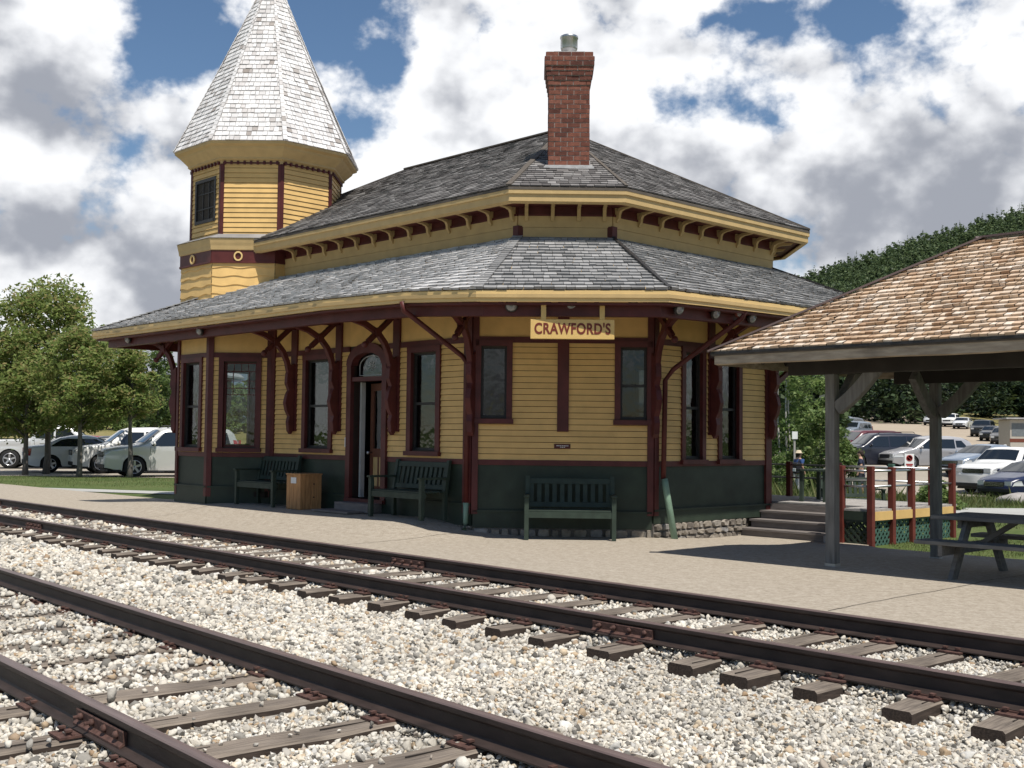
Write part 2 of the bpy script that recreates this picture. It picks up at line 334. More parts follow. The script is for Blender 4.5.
sc.view_settings.view_transform = 'Standard'; sc.view_settings.look = 'None'; sc.view_settings.exposure = .17; sc.view_settings.gamma = 1
sc.view_settings.use_curve_mapping = False

# ------------------------------------------------------------------ ground
A1 = R(42); D1 = Vector((-math.sin(A1), math.cos(A1))); N1 = Vector((math.cos(A1), math.sin(A1)))
A2 = R(40.4); D2 = Vector((-math.sin(A2), math.cos(A2))); N2 = Vector((math.cos(A2), math.sin(A2)))
PR = [(20,-.12),(30,-.3),(45,-.75),(60,-.8),(80,-.1),(110,1.5),(160,3.8),(250,6.8),(400,12),(900,34)]
PL = [(20,-.03),(36,-.05),(42,-.14),(62,-.2),(72,.6),(80,1.7),(100,2.3),(150,3),(900,8)]
def zg(X, Y):
    o = N1.x*X + N1.y*Y
    wr = ss(.04, .2, X/max(Y, 6))
    base = interp(Y, PL)*(1-wr) + interp(Y, PR)*wr
    base += .85*ss(48, 57, Y)*(1-ss(80, 110, Y))*ss(11, 15.5, X)*(1-ss(22, 25.5, X))
    return -.34 + (base+.34)*ss(8.7, 9.8, o)
def zp(P, Q):
    return -.012 + .2*ss(9.3, 10.9, P)*ss(12.0, 13.6, Q)*(1-ss(19.5, 24, Q)) - .08*ss(13, 14.8, P)*(1-ss(11.5, 13, Q))
def sheet(name, gx, gy, zf, mtl, uv=lambda a, b: (a, b), keep=None):
    V = []; 
    for b in gy:
        for a in gx:
            x, y = uv(a, b); V.append((x, y, zf(x, y)))
    nx = len(gx); F = [(j*nx+i, j*nx+i+1, (j+1)*nx+i+1, (j+1)*nx+i) for j in range(len(gy)-1) for i in range(nx-1)]
    if keep: F = [f for f in F if keep(*[sum(V[i][k] for i in f)/4 for k in (0,1)])]
    return tag(np_mesh(name, V, F, mtl, smooth=True), kind='structure')
def ground_mat(name, c0, c1, c2, s1, s2, bump=.3, bs=40, rough=.95):
    m, n, b = nt(name); N = n.nodes.new; L = n.links.new
    tc = N('ShaderNodeTexCoord')
    def noise(s, det=6):
        t = N('ShaderNodeTexNoise'); t.inputs['Scale'].default_value = s; t.inputs['Detail'].default_value = det; L(tc.outputs['Object'], t.inputs[0]); return t.outputs[0]
    r = N('ShaderNodeValToRGB'); e = r.color_ramp.elements; e[0].position = .32; e[0].color = (*c0,1); e[1].position = .68; e[1].color = (*c2,1)
    k = e.new(.5); k.color = (*c1,1)
    mx = N('ShaderNodeMath'); mx.operation = 'MULTIPLY_ADD'; mx.inputs[1].default_value = .55
    m2 = N('ShaderNodeMath'); m2.operation = 'MULTIPLY'; m2.inputs[1].default_value = .45
    L(noise(s2), m2.inputs[0]); L(noise(s1), mx.inputs[0]); L(m2.outputs[0], mx.inputs[2]); L(mx.outputs[0], r.inputs[0]); L(r.outputs[0], b.inputs['Base Color'])
    b.inputs['Roughness'].default_value = rough; b.inputs['Specular IOR Level'].default_value = .15
    bp = N('ShaderNodeBump'); bp.inputs['Strength'].default_value = bump; bp.inputs['Distance'].default_value = .02; L(noise(bs, 3), bp.inputs['Height']); L(bp.outputs[0], b.inputs['Normal'])
    return m
M['grass'] = ground_mat('mown_grass', (.045,.075,.02), (.075,.105,.03), (.125,.135,.055), .35, 9, .5, 60)
M['ballastbase'] = ground_mat('ballast_fines', (.22,.20,.17), (.40,.375,.33), (.55,.53,.49), 6, 45, .8, 50)
M['paving'] = ground_mat('exposed_aggregate_paving', (.245,.208,.162), (.335,.292,.235), (.42,.375,.31), 45, 12, .35, 90)
M['lot'] = ground_mat('gravel_parking_lot', (.26,.23,.19), (.32,.285,.235), (.37,.33,.28), .3, 8, .2, 40)
M['road'] = ground_mat('pale_gravel_road', (.29,.24,.18), (.36,.30,.23), (.40,.345,.27), .12, 3, .1, 20)
M['path'] = ground_mat('pale_gravel_path', (.30,.30,.28), (.36,.36,.34), (.41,.41,.39), .8, 30, .2, 60)
M['drygrass'] = ground_mat('dry_grass_bank', (.13,.125,.045), (.20,.175,.075), (.26,.225,.11), .5, 6, .5, 30)
def axis(lo, hi, near, k): return sorted({round(math.sinh(t)*near, 2) for t in np.linspace(-math.asinh(-lo/near) if lo < 0 else math.asinh(lo/near), math.asinh(hi/near), k)})
sheet('ground', axis(-2500, 2500, 12, 150), axis(-60, 4000, 14, 170), zg, M['grass'])
def zb(x, y):
    o = N1.x*x+N1.y*y
    return -.215 - .05*ss(4.9, 6.0, o)*(1-ss(6.5, 6.9, o)) + .012*mnoise.noise((x*1.3, y*1.3, 0))
sheet('ballast_bed', list(np.arange(-12, 62, .4)), list(np.arange(-5, 8.5, .4))+[8.47], zb, M['ballastbase'], lambda s, o: (D1.x*s+N1.x*o, D1.y*s+N1.y*o))
def pmin(Q): return (8.49+.0349*Q)/.9994
def pmax(Q): return interp(Q, [(-14,15.4),(8.4,15.3),(8.9,16.2),(10.5,16.6),(20.3,16.6),(21,12.9),(23,12.2),(60,12.0)])
qs = list(np.arange(-14, 60, .25)); 
def plat_uv(t, Q):
    a, b = pmin(Q), pmax(Q); return xy(a+(b-a)*t, Q)
def plat_z(x, y):
    P = x*CT+y*ST; Q = -x*ST+y*CT; return zp(P, Q)
sheet('platform', list(np.linspace(0, 1, 30)), qs, plat_z, M['paving'], plat_uv)
off = lambda h: (lambda x, y: zg(x, y)+h)
def joint_line(Q, P0, P1):
    V = []; n_ = 40
    for i in range(n_+1):
        P = P0+(P1-P0)*i/n_; q = Q+.05*mnoise.noise((P*1.3, Q, 1))+.012*mnoise.noise((P*9, Q, 2)); h_ = .004+.003*abs(mnoise.noise((P*5, 0, Q)))
        for d_ in (-h_, h_): x, y = xy(P, q+d_); V.append((x, y, zp(P, q)+.005))
    tag(np_mesh('platform_joint', V, [(2*i, 2*i+1, 2*i+3, 2*i+2) for i in range(n_)], M['dark']), kind='structure')
joint_line(12.5, 9.0, 11.3); joint_line(5.2, 8.75, 14.8); joint_line(18.6, 9.2, 10.6); joint_line(-2, 8.5, 15)
# parking lot beyond the lawn on the left, a path strip in front of it
sheet('parking_lot', list(np.arange(-70, 6, 2)), list(np.arange(40.5, 64, 1.5)), off(.012), M['lot'], lambda a, b: (a, b-.08*a-1))
sheet('lawn_path', list(np.linspace(-26, -6, 24)), [29.2, 29.8, 30.4], off(.016), M['path'], lambda a, b: (a, b-.35*(a+12)))
sheet('gravel_path', list(np.linspace(9, 40, 24)), list(np.linspace(24, 30.5, 8)), off(.016), M['path'], lambda a, b: (a, b+.12*(a-10)))
RC = [(40,23,50),(60,24,52),(80,26,51.5),(98,29,49.5),(113,34,49.5),(135,40.5,57),(155,46.5,63),(190,58,78),(272,82,106)]
def road_uv(t, Y):
    a = interp(Y, [(r[0], r[1]) for r in RC]); b = interp(Y, [(r[0], r[2]) for r in RC]); return (a+(b-a)*t, Y)
sheet('road', list(np.linspace(0, 1, 16)), list(np.arange(40, 273, 2)), off(.045), M['road'], road_uv)
sheet('lower_parking', list(np.linspace(15, 60, 60)), list(np.arange(46, 76, 1.5)), off(.03), M['lot'])

# hillside and far mountain
def hill():
    SK = [(-6,2),(250,60),(330,72)]
    xs = np.linspace(150, 1550, 57); rows = 14; V = []
    def ridge(X):
        px = 512+1150*X/1125; y = interp(px, [(640,340),(770,296),(812,281),(900,251),(960,233),(1024,213),(1100,188),(1300,130),(1600,95),(2000,90)])
        return 1.42+(443-y)/1150*1125
    for j in range(rows):
        t = j/(rows-1)
        for X in xs:
            Y = 640+485*t; zr = ridge(X)
            V.append((X*(.72+.28*t), Y, 14+(zr-14)*t**.9))
    nx = len(xs); F = [(j*nx+i, j*nx+i+1, (j+1)*nx+i+1, (j+1)*nx+i) for j in range(rows-1) for i in range(nx-1)]
    for X in xs: V.append((X*1.3, 1700, -20))
    k = rows-1; F += [(k*nx+i, k*nx+i+1, rows*nx+i+1, rows*nx+i) for i in range(nx-1)]
    tag(np_mesh('hill', V, F, mat('hill_floor', (.035,.052,.026), .95), smooth=True), kind='structure')
    return ridge
RIDGE = hill()
V = []; xs = np.linspace(-2400, 900, 80)
for X in xs:
    hgt = 95+100*math.exp(-((X+900)/330)**2)+ 50*math.exp(-((X+1500)/300)**2)+12*mnoise.noise((X/150,0,0))+6*mnoise.noise((X/40,3,0))
    V += [(X, 2600, -30), (X, 3100, hgt*1.05), (X, 3600, -30)]
F = [(3*i+a, 3*i+3+a, 3*i+4+a, 3*i+1+a) for i in range(len(xs)-1) for a in (0,1)]
tag(np_mesh('far_mountain', V, F, mat('hazed_spruce_slope', (.085,.12,.155), .95, .12, .02), smooth=True), kind='structure')  # blue haze of distance is put into the slope colour

# ------------------------------------------------------------------ tracks
def T1pt(s, o): return (D1.x*s+N1.x*o, D1.y*s+N1.y*o)
def T2pt(s, o): return (D2.x*s+N2.x*o, D2.y*s+N2.y*o)
RZ1 = math.pi/2+A1; RZ2 = math.pi/2+A2
def rail_mesh(mb, x0, x1):
    n = int((x1-x0)/1.5)+1
    prof = [(-.07,-.155),(.07,-.155),(.07,-.146),(.022,-.128),(.012,-.118),(.010,-.052),(.030,-.040),(.034,-.032),(.034,-.008),(.027,-.001),(0,.001),(-.027,-.001),(-.034,-.008),(-.034,-.032),(-.030,-.040),(-.010,-.052),(-.012,-.118),(-.022,-.128),(-.07,-.146)]
    k = len(prof)
    vs = []
    for i in range(n+1):
        x = x0+(x1-x0)*i/n; w_ = .004*mnoise.noise((x*.6, x0, 0))
        vs += [(x, y+w_, z) for y, z in prof]
    fs = [(i*k+j, i*k+(j+1)%k, (i+1)*k+(j+1)%k, (i+1)*k+j) for i in range(n) for j in range(k)]
    mb.add(vs, fs)
    for q, f in enumerate(fs):
        j = q % k
        if j in (8, 9, 10, 11): mb.mi[len(mb.mi)-len(fs)+q] = 1
    mb.add(vs[:k], [tuple(range(k))]); mb.add(vs[-k:], [tuple(range(k))[::-1]])
def joint(parent, x):
    for sy in (-1, 1):
        m_ = MB(); m_.prism([(.012,-.060),(.030,-.052),(.034,-.06),(.030,-.112),(.05,-.128),(.05,-.138),(.012,-.12)], lambda a, b: (x-.32, sy*a, b), lambda a, b: (x+.32, sy*a, b))
        j = m_.build('joint_bar', M['plate'], parent)
        for bx in (-.24, -.08, .08, .24):
            b = MB(); b.lathe([(.021,0),(.021,.018),(.011,.018),(.011,.045)] if bx*sy > 0 else [(.024,0),(.022,.012),(.012,.02)], (x+bx, sy*.032, -.085), 6, axis=(0,sy,0)); b.build('bolt', M['plate'], j)
def rail(ptf, rz, off_, s0, s1, label, joints):
    r = empty('rail', (*ptf(0, off_), 0), rz, label, 'rail')
    m_ = MB(); rail_mesh(m_, s0, s1); m_.build('rail_bar', [M['rail'], M['railtop']], r)
    for j in joints: joint(r, j)
    return r
rail(T1pt, RZ1, 8.45, -8, 64, 'rust brown rail along the edge of the pale station platform', [7.6+3.6, 26, -1.6])
rail(T1pt, RZ1, 6.86, -8, 64, 'rust brown rail with dark timber tie ends sticking out in front of it', [6.25, 19.2, -6])
rail(T2pt, RZ2, 3.80, -6, 50, 'farther rust brown rail of the nearer track with white ballast on both sides', [17, -3])
rail(T2pt, RZ2, 2.32, -6, 50, 'rust brown rail at the bottom left corner with a bolted joint', [5.95, 20])
def tie_mesh(L, seed, plates):
    r = random.Random(seed); m_ = MB(); n = 9; hw = .105+r.uniform(-.012, .012); vs = []
    for i in range(n):
        y = -L/2+L*i/(n-1)
        a = hw+r.uniform(-.006,.006); b = hw+r.uniform(-.006,.006); zt = r.uniform(-.006, .002)
        c = .012+r.uniform(0,.008)
        if i in (0, n-1): zt -= r.uniform(.0,.012); 
        vs += [(-a,y,-.15),(b,y,-.15),(b,y,zt-c),(b-c,y,zt),(0+r.uniform(-.02,.02),y,zt-.002),(-a+c,y,zt),(-a,y,zt-c)]
    k = 7
    fs = [(i*k+j, i*k+(j+1)%k, (i+1)*k+(j+1)%k, (i+1)*k+j) for i in range(n-1) for j in range(k)]
    fs += [tuple(range(k)), tuple((n-1)*k+j for j in range(k))[::-1]]
    m_.add(vs, fs)
    for q in (-1, -2): m_.mi[q] = 2
    for q in range((n-1)*k):
        if q % k in (1, 6): m_.mi[q] = 2
    # checks (splits) in the end grain
    for q in range(3):
        yy = L/2*r.uniform(.3,.8)*r.choice((-1,1)); xx = r.uniform(-.07,.07)
        m_.box((xx-.003, yy-.25, -.004), (xx+.003, yy+.25, .0015), 1)
    return m_
def make_tie(seed, L, plates, label, group):
    t = empty('railway_tie', (0,0,0), 0, label, 'railway tie', group)
    tie_mesh(L, seed, plates).build('timber', [M['tie'], M['dark'], M['creosote']], t)
    for py in plates:
        p = MB(); p.box((-.09, py-.15, .001), (.09, py+.15, .013)); p.box((-.09, py-.085, .013), (.09, py-.072, .024)); p.box((-.09, py+.072, .013), (.09, py+.085, .024))
        pl = p.build('tie_plate', M['plate'], t)
        for dx, dy in ((-.05,-.095),(.05,.095),(-.05,.095)):
            s_ = MB(); s_.box((dx-.009, py+dy-.009, .0), (dx+.009, py+dy+.009, .035)); s_.box((dx-.016, py+dy-.02, .03), (dx+.016, py+dy+.016, .042)); s_.build('spike', M['plate'], pl)
    return t
tr = random.Random(3); TIES1 = []; TIES2 = []
lab1 = 'weathered grey timber tie of the track beside the platform, one end bare of ballast'
# in the tie's own frame local y = -offset; rails sit at +/-
protos = [make_tie(k, 2.48, (-(8.45-7.66), -(6.86-7.66)), lab1, 'ties of the track beside the platform') for k in range(5)]
S1 = [3.09, 3.64, 4.30, 4.85, 5.36, 6.09, 6.78]; s = 2.5
while s > -5: S1.append(s); s -= .58+tr.uniform(-.06,.06)
s = 7.35
while s < 40: S1.append(s); s += .585+tr.uniform(-.07,.07)
used = 0
for s in sorted(S1):
    t = protos[used] if used < len(protos) else copy_tree(protos[tr.randrange(len(protos))])
    used += 1; jit = tr.uniform(-.07, .07)
    t.location = (*T1pt(s, 7.66+jit*.5), -.168); t.rotation_euler = (0, 0, RZ1+tr.uniform(-.02,.02)); TIES1.append((s, 6.42, 8.9))
lab2 = 'weathered grey timber tie half sunk in the white ballast of the nearer track'
protos = [make_tie(k+20, 2.5, (-(3.80-3.06), -(2.32-3.06)), lab2, 'ties of the nearer track') for k in range(4)]
S2 = [4.72, 5.45, 6.17, 6.95, 7.6]; s = 4.0
while s > -4: S2.append(s); s -= .7+tr.uniform(-.06,.06)
s = 8.3
while s < 24: S2.append(s); s += .7+tr.uniform(-.07,.07)
used = 0
for s in sorted(S2):
    t = protos[used] if used < len(protos) else copy_tree(protos[tr.randrange(len(protos))]); used += 1
    sink = 0 if s < 7.2 else tr.uniform(.012, .03)
    t.location = (*T2pt(s, 3.06+tr.uniform(-.05,.05)), -.168-sink); t.rotation_euler = (0, 0, RZ2+tr.uniform(-.025,.025)); TIES2.append((s, 1.8, 4.35, sink))

# ballast stones: one countless mass
def ico(sub):
    bm = bmesh.new(); bmesh.ops.create_icosphere(bm, subdivisions=sub, radius=1); V = np.array([v.co[:] for v in bm.verts]); F = np.array([[v.index for v in f.verts] for f in bm.faces]); bm.free(); return V, F
def stones():
    g = np.random.default_rng(5)
    stops = [(0,(.09,.083,.072)),(.06,(.18,.17,.15)),(.16,(.32,.30,.265)),(.34,(.46,.425,.36)),(.55,(.565,.525,.45)),(.75,(.62,.59,.52)),(.85,(.46,.375,.265)),(.89,(.31,.215,.13)),(.93,(.37,.36,.335)),(1,(.64,.62,.57))]
    sm = ramp_island('ballast_stone', stops, .85, .4, 60, nvar=.16, nscale=.9)
    def scatter(name, s0, s1, dens, rad, sub, label):
        A = (s1-s0)*13.5; n = int(A*dens)
        s = g.uniform(s0, s1, n); o = g.uniform(-5, 8.5, n)
        x = D1.x*s+N1.x*o; y = D1.y*s+N1.y*o
        # keep what can be seen from the camera side
        keep = (y > 3.2) & (np.abs(x) < y*.62+1.2)
        s, o, x, y = s[keep], o[keep], x[keep], y[keep]; n = len(s)
        r = rad*np.exp(g.normal(0, .28, n)); z = np.array([zb(a, b) for a, b in zip(x, y)])+g.uniform(-.3, .55, n)*r
        o2 = N2.x*x+N2.y*y; s2 = D2.x*x+D2.y*y
        bad = np.zeros(n, bool)
        for oo, rs in ((o, (8.45, 6.86)), (o2, (3.80, 2.32))):     # stones packed under and against the rail foot
            for rr in rs: nr = np.abs(oo-rr) < .115; z[nr] = np.minimum(z[nr]+.02, -.158-r[nr]*.62)
        bad |= o > 8.45
        rnd = g.random(n)
        for (ts, a, b) in TIES1: bad |= (np.abs(s-ts) < .125) & (o > a) & (o < b) & (rnd > .03)
        low = np.zeros(n)
        for (ts, a, b, sink) in TIES2:
            on = (np.abs(s2-ts) < .12) & (o2 > a) & (o2 < b)
            bad |= on & (rnd > (.03 if sink == 0 else .22)); 
            on2 = on & ~bad; z[on2] = np.maximum(z[on2], -.165-sink+r[on2]*.4)
        # no stone may rest above a rail base beside the rails
        k = ~bad; x, y, z, r = x[k], y[k], z[k], r[k]; n = len(x)
        V0, F0 = ico(sub); m = len(V0)
        variants = []
        for q in range(24):
            sc_ = np.array([1, g.uniform(.6, .95), g.uniform(.45, .8)]); v = V0*sc_
            # chop with a few planes so it reads as crushed rock
            for _ in range(13 if sub > 1 else 4):
                nn = g.normal(size=3); nn /= np.linalg.norm(nn); dd = g.uniform(.26, .58); ex = np.maximum(v@nn-dd, 0); v = v-ex[:, None]*nn
            v = v*(1+g.normal(0, .055, (m, 1)))*1.12; variants.append(v)
        vi = g.integers(0, 24, n); VV = np.stack(variants)[vi]
        q = g.normal(size=(n, 4)); q[:, 1:3] *= .35; q /= np.linalg.norm(q, axis=1)[:, None]
        w_, a, b, c = q.T
        Rm = np.stack([1-2*(b*b+c*c), 2*(a*b-c*w_), 2*(a*c+b*w_), 2*(a*b+c*w_), 1-2*(a*a+c*c), 2*(b*c-a*w_), 2*(a*c-b*w_), 2*(b*c+a*w_), 1-2*(a*a+b*b)], 1).reshape(n, 3, 3)
        VV = np.einsum('nij,nmj->nmi', Rm, VV)*r[:, None, None]+np.stack([x, y, z], 1)[:, None, :]
        FF = (F0[None]+(np.arange(n)*m)[:, None, None]).reshape(-1, 3)
        o_ = np_mesh(name, VV.reshape(-1, 3), FF, sm); tag(o_, label, 'gravel', kind='stuff')
    scatter('ballast_stones', -4, 6, 1900, .0205, 2, 'off white crushed stone ballast around the rails in the foreground')
    scatter('ballast_stones', 6, 11, 1400, .0235, 1, 'off white crushed stone ballast just behind the foreground')
    scatter('ballast_stones', 11, 18, 640, .033, 1, 'off white crushed stone ballast along the middle of the tracks')
    scatter('ballast_stones', 18, 44, 230, .05, 1, 'off white crushed stone ballast where the tracks run off to the left')
stones()

# ------------------------------------------------------------------ the station
PW, QE = 11.42, 10.77
st = empty('railway_station', (*xy(PW, QE), 0), TH, 'yellow and maroon clapboard railway station with an octagonal tower and shingled spire', 'railway station')
def S(P, Q, z): return (P-PW, Q-QE, z)
def sub(name, parent=None, label=None): return tag(empty(name, (0,0,0)), label) if parent is None else None
class Face:
    """a wall plane: s runs to the viewer's right, d outwards"""
    def __init__(f, O, u, n, L):
        f.O, f.L = O, L; k = math.hypot(*u); f.u = (u[0]/k, u[1]/k); k = math.hypot(*n); f.n = (n[0]/k, n[1]/k)
    def __call__(f, s, d, z): return S(f.O[0]+f.u[0]*s+f.n[0]*d, f.O[1]+f.u[1]*s+f.n[1]*d, z)
W8 = 1.15; TC = (11.42-W8*.7071+W8*1.2071, 18.11+W8*.7071+W8/2)      # tower centre in plan
def octv(c, r, k): a = math.radians(22.5+45*k); return (c[0]+r*math.cos(a), c[1]+r*math.sin(a))
RO = W8*1.3066
v23 = (11.42, 18.11); v12 = (11.42-W8*.7071, 18.11+W8*.7071); v01 = (v12[0], v12[1]+W8); v70 = (11.42, v01[1]+W8*.7071)
F_side = Face(v23, (0,-1), (-1,0), 18.11-12.63)
F_cham = Face((11.42,12.63), (1,-1), (-1,-1), 2.63)
F_end = Face((13.28,10.77), (1,0), (0,-1), 3.02)
F_ret = Face((16.30,10.77), (0,1), (1,0), 10.6)
F_t1 = Face(v01, (0,-1), (-1,0), W8)
F_t2 = Face(v12, (1,-1), (-1,-1), W8)
F_t0 = Face(v70, (-1,-1), (-1,1), W8)
F_far = Face((16.30,v70[1]), (-1,0), (0,1), 16.30-11.42)
def rects(s0, s1, z0, z1, holes):
    """rectangle minus holes -> list of rectangles"""
    bs = sorted({s0, s1, *[min(max(h[0], s0), s1) for h in holes], *[min(max(h[1], s0), s1) for h in holes]}); out = []
    for a, b in zip(bs, bs[1:]):
        if b-a < .004: continue
        m_ = (a+b)/2; cuts = sorted([(h[2], h[3]) for h in holes if h[0] < m_ < h[1]]); z = z0
        for c, d in cuts:
            if min(c, z1) > z: out.append((a, b, z, min(c, z1)))
            z = max(z, d)
        if z < z1-.004: out.append((a, b, z, z1))
    return out
def clap(mb, F, s0, s1, z0, z1, e=.088, zref=1.10):
    k = math.floor((z0-zref)/e+1e-6); z = zref+k*e
    while z < z1-.003:
        a, b = max(z, z0), min(z+e-.008, z1)
        if b-a > .004:
            t = (a-z)/e; t2 = (b-z)/e; da, db = .030-.014*t, .030-.014*t2
            q = s0; 
            while q < s1-.001:
                q2 = min(s1, q+rng.uniform(.9, 2.8)); 
                if s1-q2 < .25: q2 = s1
                j = rng.uniform(-.0015, .0025); q3 = q2-(.003 if q2 < s1 else 0)
                mb.add([F(q, da+j, a), F(q3, da+j, a), F(q3, db, b), F(q, db, b), F(q, .0, a), F(q3, .0, a)], [(0,1,2,3), (4,5,1,0)]); q = q2
        z += e
def fbox(mb, F, s0, s1, d0, d1, z0, z1, mi=0):
    mb.add([F(s0,d0,z0),F(s1,d0,z0),F(s1,d1,z0),F(s0,d1,z0),F(s0,d0,z1),F(s1,d0,z1),F(s1,d1,z1),F(s0,d1,z1)],
           [(0,3,2,1),(4,5,6,7),(0,1,5,4),(1,2,6,5),(2,3,7,6),(3,0,4,7)], mi)
ZS, ZH = 1.10, 2.83        # sill band top, header band bottom
sid = MB(); core = MB(); trim = MB(); green = MB(); pan = MB(); skirt = MB()
def wall(F, holes, posts, zg0, skirt_z, green_z0, siding=True, panels=True):
    for a, b, c, d in rects(0, F.L, zg0-.25, 3.55, holes): fbox(core, F, a, b, -.12, -.001, c, d)
    H = [(h[0]-h[4], h[1]+h[4], h[2]-.06, h[3]+.06) if len(h) > 4 else h[:4] for h in holes]
    PH = [(p[0], p[1], p[2], p[3]) for p in posts]
    for a, b, c, d in rects(0, F.L, ZS, ZH, H+PH): clap(sid, F, a, b, c, d)
    for a, b, c, d in rects(0, F.L, ZH, ZH+.09, H): fbox(trim, F, a, b, 0, .035, c, d)
    for a, b, c, d in rects(0, F.L, 1.02, ZS, H): fbox(trim, F, a, b, 0, .04, c, d)
    for a, b, c, d in rects(0, F.L, ZH+.09, 3.45, H+PH): fbox(pan, F, a, b, 0, .012, c, d)
    for a, b, c, d in rects(0, F.L, green_z0, 1.02, H): fbox(green, F, a, b, 0, .014, c, d)
    for a, b, c, d in rects(0, F.L, skirt_z, green_z0, H): fbox(skirt, F, a, b, 0, .045, c, d)
    for a, b, c, d in rects(0, F.L, green_z0-.001, green_z0+.03, H): fbox(skirt, F, a, b, .016, .06, c, d)
    for p in posts: fbox(trim, F, p[0], p[1], .0, p[4] if len(p) > 4 else .05, p[2], p[3])
sQ = lambda Q: 18.11-Q
# windows: (s0, s1, z0, z1, casing)
w1 = (sQ(16.98), sQ(16.28), 1.22, 2.72, .10); w2 = (sQ(14.06), sQ(13.46), 1.22, 2.72, .10)
dr_ = (sQ(15.62), sQ(14.78), .40, 2.78, .10)
wall(F_side, [w1, w2, (dr_[0], dr_[1], .40, 2.86, .10)], [(sQ(18.11), sQ(17.98), .4, 3.5), (sQ(17.45), sQ(17.27), 1.5, 3.5), (sQ(16.10), sQ(15.93), 1.5, 3.5), (sQ(14.53), sQ(14.36), 1.5, 3.5), (5.30, 5.48, .3, 3.5, .055)], .05, .12, .42)
c1w = (.10, .48, 1.72, 2.76, .085); c2w = (2.16, 2.55, 1.72, 2.76, .085)
wall(F_cham, [c1w, c2w], [(-.02, .07, .3, 3.5, .06), (2.56, 2.65, .3, 3.5, .06), (1.23, 1.40, 1.52, 3.5)], -.1, .10, .33)
e1w = (.75, 1.17, 1.14, 2.74, .09); e2w = (1.68, 2.14, 1.14, 2.74, .09)
wall(F_end, [e1w, e2w], [(0.0, .10, .3, 3.5, .055), (1.34, 1.50, 1.5, 3.5), (2.90, 3.06, .25, 3.5, .055)], -.2, .18, .36)
wall(F_ret, [(2.0, 2.8, 1.2, 2.7, .09)], [(-.04, .1, .25, 3.5, .05)], -.2, .18, .36)
t1w = (.24, .84, 1.2, 2.74, .09); t2w = (.26, .86, 1.2, 2.74, .09); t0w = (.2, .95, 1.2, 2.7, .09)
wall(F_t1, [t1w], [(0, .07, .3, 3.5, .05), (W8-.07, W8+.02, .3, 3.5, .05)], .1, .16, .46)
wall(F_t2, [t2w], [(-.02, .07, .3, 3.5, .05), (W8-.10, W8, .3, 3.5, .05)], .1, .16, .46)
wall(F_t0, [t0w], [(0, .07, .3, 3.5, .05), (W8-.07, W8, .3, 3.5, .05)], .1, .16, .46)
wall(F_far, [(1.4, 2.3, 1.2, 2.7, .09), (3.7, 4.45, 1.2, 2.7, .09)], [(-.04, .1, .25, 3.5, .05), (4.7, 4.88, .25, 3.5, .05)], 0, .18, .42)
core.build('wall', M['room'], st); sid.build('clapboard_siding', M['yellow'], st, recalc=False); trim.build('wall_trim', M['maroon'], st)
green.build('wainscot', M['green'], st); skirt.build('skirting_board', M['green'], st); pan.build('frieze_panel', M['yellow'], st)
# floor and ceiling inside
fl = MB()
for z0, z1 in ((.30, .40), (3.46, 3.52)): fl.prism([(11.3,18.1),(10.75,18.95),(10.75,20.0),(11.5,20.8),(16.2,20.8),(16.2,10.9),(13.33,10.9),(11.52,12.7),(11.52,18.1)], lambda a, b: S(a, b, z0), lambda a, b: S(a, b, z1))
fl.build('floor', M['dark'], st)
# rough stone foundation
def foundation():
    mo = MB(); sb = MB(); r = random.Random(11)
    for F, z0, z1, s0, s1 in ((F_cham, -.16, .11, 0.0, 2.63), (F_end, -.24, .19, 0, 2.35), (F_side, -.05, .13, 4.9, 5.48)):
        fbox(mo, F, s0, s1, -.1, .028, z0, z1); z = z0
        while z < z1-.02:
            hgt = r.uniform(.08, .14); 
            if z+hgt > z1-.05: hgt = z1-z
            s = s0
            while s < s1-.02:
                wd = r.uniform(.1, .26); 
                if s+wd > s1-.08: wd = s1-s
                a, b, c, d = s+.007, s+wd-.007, z+.006, z+hgt-.006; j = lambda k: r.uniform(-k, k)
                cx, cz = (a+b)/2, (c+d)/2; ring = []
                for q in range(8):
                    t = 2*math.pi*q/8+j(.18); ex = abs(math.cos(t))**.5*math.copysign(1, math.cos(t)); ez = abs(math.sin(t))**.5*math.copysign(1, math.sin(t))
                    ring.append((cx+ex*(b-a)/2*r.uniform(.9,1.02), cz+ez*(d-c)/2*r.uniform(.9,1.02)))
                o_ = r.uniform(.05, .085)
                vs = [F(p, .02, q) for p, q in ring]+[F(cx+(p-cx)*.82, o_*r.uniform(.85,1.1), cz+(q-cz)*.8) for p, q in ring]
                sb.add(vs, [(k, (k+1)%8, 8+(k+1)%8, 8+k) for k in range(8)]+[tuple(range(8, 16))]); s += wd
            z += hgt
    mo.build('foundation', M['mortar'], st); sb.build('foundation_stonework', M['stone'], st)
foundation()
